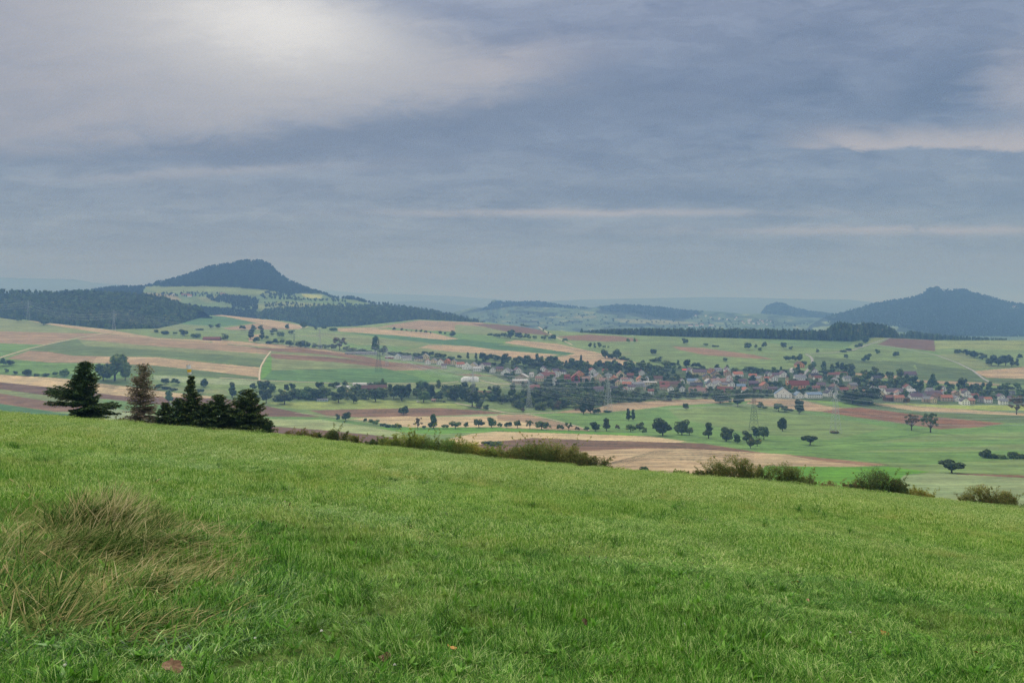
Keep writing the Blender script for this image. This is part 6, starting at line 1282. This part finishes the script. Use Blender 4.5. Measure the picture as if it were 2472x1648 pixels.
wood('mountain_wood', [(60,714),(200,704),(243,698),(273,693),(346,693),(381,682),(425,672),(455,663),(484,653),(505,644),(537,640),(590,630),(620,630),(635,631),(653,640),(667,656),(697,678),(732,693),(776,707),(811,719),(852,717),(887,730),(917,735),(950,733),(900,734),(850,724),(800,720),(776,709),(730,706),(700,712),(640,700),(560,693),(500,691),(440,692),(350,692),(340,714),(396,722),(300,716),(200,712)], mountain, 5200, 14, 2, BL, sq=1.15)
wood('shoulder_wood', [(400,722),(440,735),(500,745),(560,748),(620,752),(620,780),(540,770),(500,765),(440,770),(430,740)], mountain, 700, 14, 3, BL, sq=1.2)
wood('shoulder_grove', [(500,714),(600,717),(625,724),(620,748),(560,742),(560,735),(520,728),(500,722)], mountain, 420, 13, 4, BL, sq=1.2)
wood('meadow_hedges', [(640,706),(700,708),(730,722),(800,722),(850,728),(850,730),(780,728),(640,722),(620,718)], mountain, 130, 11, 5, BL, sq=1.3)
wood('meadow_hedge', [(630,731),(730,731),(740,735),(850,733),(870,738),(640,741)], mountain, 90, 10, 6, BL, sq=1.3)
wood('farm_trees', [(365,712),(420,704),(480,706),(540,708),(560,714),(470,716),(380,718)], mountain, 75, 11, 7, BL, sq=1.1)
wood('middle_wood', [(610,762),(640,752),(700,745),(800,742),(860,742),(930,738),(940,738),(996,746),(1040,752),(1100,763),(1160,779),(1175,786),(1135,782),(1060,776),(1010,772),(900,784),(800,792),(740,786),(690,776),(620,770)], mountain, 2600, 18, 8, BL+[('fir', 'dark')], sq=1.0)
Dc = lambda f0, f1: (lambda px, py: D_val(px, top(px))*np.random.default_rng(1).uniform(f0, f1, len(px)))
def crest_wood(name, x0, x1, n, hm, seed, kinds, f0, f1, dz=0, sq=.9):
    rg = np.random.default_rng(seed); px = rg.uniform(x0, x1, n); f = rg.uniform(f0, f1, n); D = D_val(px, top(px))*f; py = top(px)+(f-1)/.06*3*.6+dz
    pr = [proto(k, t, v, 260)[0] for k, t in kinds for v in (0, 1)]; h = hm(px)*rg.uniform(.72, 1.15, n); w = h*rg.uniform(.4, .62, n)*sq
    rot = np.zeros((n, 3)); rot[:, 2] = rg.uniform(0, 6.283, n); pts = W3(px, py, D); pts[:, 2] -= 1
    tag(instancer(name, pts, pr, rot, np.stack([w, w, h], 1), seed=seed), kind='stuff')
MX = [('round', 'dark'), ('tall', 'dark'), ('fir', 'dark'), ('round', 'mid'), ('tall', 'mid')]
crest_wood('right_wood', 1400, 2064, 1500, lambda px: np.interp(px, [1400, 1440, 1520, 1700, 1850, 2064], [6, 13, 22, 27, 29, 30]), 11, MX, 1.0, 1.05)
crest_wood('hilltop_wood', 2004, 2168, 560, lambda px: np.interp(px, [2004, 2025, 2080, 2130, 2160, 2168], [40, 52, 46, 38, 26, 14]), 12, MX, 1.0, 1.04)
crest_wood('far_strip_wood', 2168, 2430, 420, lambda px: np.interp(px, [2168, 2200, 2240, 2330, 2430], [16, 26, 24, 14, 8]), 13, MX, 1.12, 1.2, dz=-4)
rp = [(1990,764),(2010,759),(2040,751),(2080,741),(2110,731),(2150,725),(2190,719),(2215,713),(2226,708),(2234,701),(2243,696),(2256,696),(2270,699),(2300,699),(2330,698),(2345,704),(2380,713),(2430,727),(2472,734),(2600,759),(2600,820),(2480,818),(2400,812),(2300,812),(2250,806),(2170,790),(2080,780),(2000,782)]
wood('right_mountain_wood', rp, right_mountain, 9000, 10, 14, BL, sq=1.7)
wood('mesa_wood', [(1840,750),(1850,739),(1872,731),(1896,733),(1908,741),(1960,752),(2010,758),(1980,772),(1900,772),(1836,766)], mesa, 900, 15, 15, BL, sq=1.3)
wood('distant_ridge_wood', [(1180,735),(1200,728),(1240,730),(1300,728),(1345,736),(1420,744),(1380,745),(1330,741),(1240,738),(1160,750)], mid_hills, 800, 15, 16, BL, sq=1.3)
wood('distant_hill_wood', [(1445,742),(1490,736),(1540,738),(1600,742),(1640,748),(1700,753),(1660,770),(1600,768),(1540,758),(1450,750)], mid_hills, 1000, 15, 17, BL, sq=1.3)
wood('distant_hedges', [(1120,760),(1500,758),(1900,775),(2000,785),(1900,796),(1400,790),(1130,780)], mid_hills, 170, 12, 18, BL, sq=2.0)

# ------------------------------------------------------------------ pylons and wires
STEEL = mat('pylon_steel', (186, 190, 194), .5, .08, .5); STEELD = mat('pylon_green', (66, 84, 78), .6, .08, .5)
def pylon(px, py, h, lb, dark=False, D=None):
    D = D or float(D_val(px, py)); k = D/F; H = h*k; b = MB(); r = H*.0024+.03; hw = lambda z: H*(.075*(1-z/H)**1.3+.008)
    e = empty('pylon', ((px-CX)/F*D, D, (HY-py)/F*D), .5); zs = [0]
    while zs[-1] < H*.985: zs.append(min(H, zs[-1]+max(H*.045, hw(zs[-1])*1.3)))
    m = STEELD if dark else STEEL
    for sx in (-1, 1):
        for sy in (-1, 1): MB().tube([(sx*hw(z), sy*hw(z), z-(2 if z == 0 else 0)) for z in zs], r, 4).build('leg', m, e)
    for i in range(len(zs)-1):
        a, c = hw(zs[i]), hw(zs[i+1]); z0, z1 = zs[i], zs[i+1]
        for (p, q) in [((-1, -1), (1, -1)), ((1, -1), (1, 1)), ((1, 1), (-1, 1)), ((-1, 1), (-1, -1))]:
            b.tube([(p[0]*a, p[1]*a, z0), (q[0]*c, q[1]*c, z1)], r*.55, 3, False); b.tube([(q[0]*a, q[1]*a, z0), (p[0]*c, p[1]*c, z1)], r*.55, 3, False)
    b.build('lattice', m, e); arms = []
    for z, L in ((.66*H, .15*H), (.79*H, .19*H), (.91*H, .13*H)):
        q = MB(); w = hw(z)
        for s_ in (-1, 1):
            for y in (-w, w): q.tube([(s_*w, y, z), (s_*L, 0, z+.004*H)], r*.7, 3, False); q.tube([(s_*w, y, z+.045*H), (s_*L, 0, z+.004*H)], r*.7, 3, False)
            for t in (.33, .66): x_ = s_*(w+(L-w)*t); q.tube([(x_, 0, z), (x_, 0, z+.045*H*(1-t))], r*.5, 3, False)
            arms.append((s_*L, z))
        q.build('crossarm', m, e)
    tag(e, lb, 'pylon'); return [e.matrix_basis @ Vector((x, 0, z-.02*H)) for x, z in arms]+[e.matrix_basis @ Vector((0, 0, H))]
PY = {}
for n_, px, py, h, lb, dk in [('a',68,771,46,'faint pylon against the left wood, nearest the left edge',0),('b',275,799,50,'pale pylon before the left wood, above the field path',0),('c',710,838,34,'short dark pylon rising from the roadside hedge',1),('d',772,842,50,'pale pylon standing in the roadside hedge',0),
    ('e',914,898,80,'wide-footed pylon on the green field in front of the ploughed strips',1),('e2',934,884,44,'faint pylon beside the long grey shed',0),('f',1142,953,64,'pale pylon behind the tree belt below the white tent hall',0),('g',1277,990,78,'pylon rising from the orchard trees',0),('h',1468,994,98,'tall pylon on the tan ridge with bushes at its foot',0),
    ('i',1820,1040,104,'dark pylon behind the trees on the green slope',1),('j',2017,1045,118,'tallest pale pylon, on the right part of the green slope',0)]:
    PY[n_] = pylon(px, py, h, lb, bool(dk))
off = {'w1': (2900, 1075, 135, 800), 'w2': (2950, 1010, 130, 700), 'w0': (-420, 752, 50, 2900)}
def virt(px, py, h, D): k = D/F; return [Vector(((px-CX+x*h)/F*D, D, (HY-py+z*h)/F*D)) for z, x in ((.66, -.15), (.66, .15), (.79, -.19), (.79, .19), (.91, -.13), (.91, .13), (1.0, 0))]
for n_, (px, py, h, D) in off.items(): PY[n_] = virt(px, py, h, D)
WIRE = mat('wire_grey', (176, 182, 188), .5, .05, .1)
NMS = {'a': 'the leftmost pylon', 'b': 'the pylon before the left wood', 'c': 'the short dark hedge pylon', 'd': 'the pale hedge pylon', 'e': 'the wide-footed pylon', 'f': 'the tree-belt pylon', 'g': 'the orchard pylon', 'h': 'the tan-ridge pylon', 'i': 'the dark slope pylon', 'j': 'the tallest slope pylon', 'w1': 'the right edge', 'w2': 'the right edge', 'w0': 'the left edge', 'e2': 'the grey shed pylon'}
for a, c, sag in [('w0','a',.03),('a','b',.03),('b','d',.02),('c','e2',.03),('d','f',.02),('e','g',.03),('e2','g',.02),('f','h',.03),('g','i',.04),('h','j',.04),('i','w1',.05),('j','w2',.05)]:
    for i in range(7):
        p, q = PY[a][i], PY[c][i]; L = (q-p).length; pts = [p.lerp(q, t)+Vector((0, 0, -4*sag*L*t*(1-t)*(.8 if i == 6 else 1))) for t in [j/22 for j in range(23)]]
        d_ = (p.y+q.y)/2
        o = MB().tube(pts, .045+.00004*d_, 4).build('power_line', WIRE); tag(o, '%s wire between %s and %s' % (['lowest left', 'lowest right', 'middle left', 'middle right', 'upper left', 'upper right', 'topmost thin'][i], NMS[a], NMS[c]), 'wire', 'wires between %s and %s' % (NMS[a], NMS[c]))
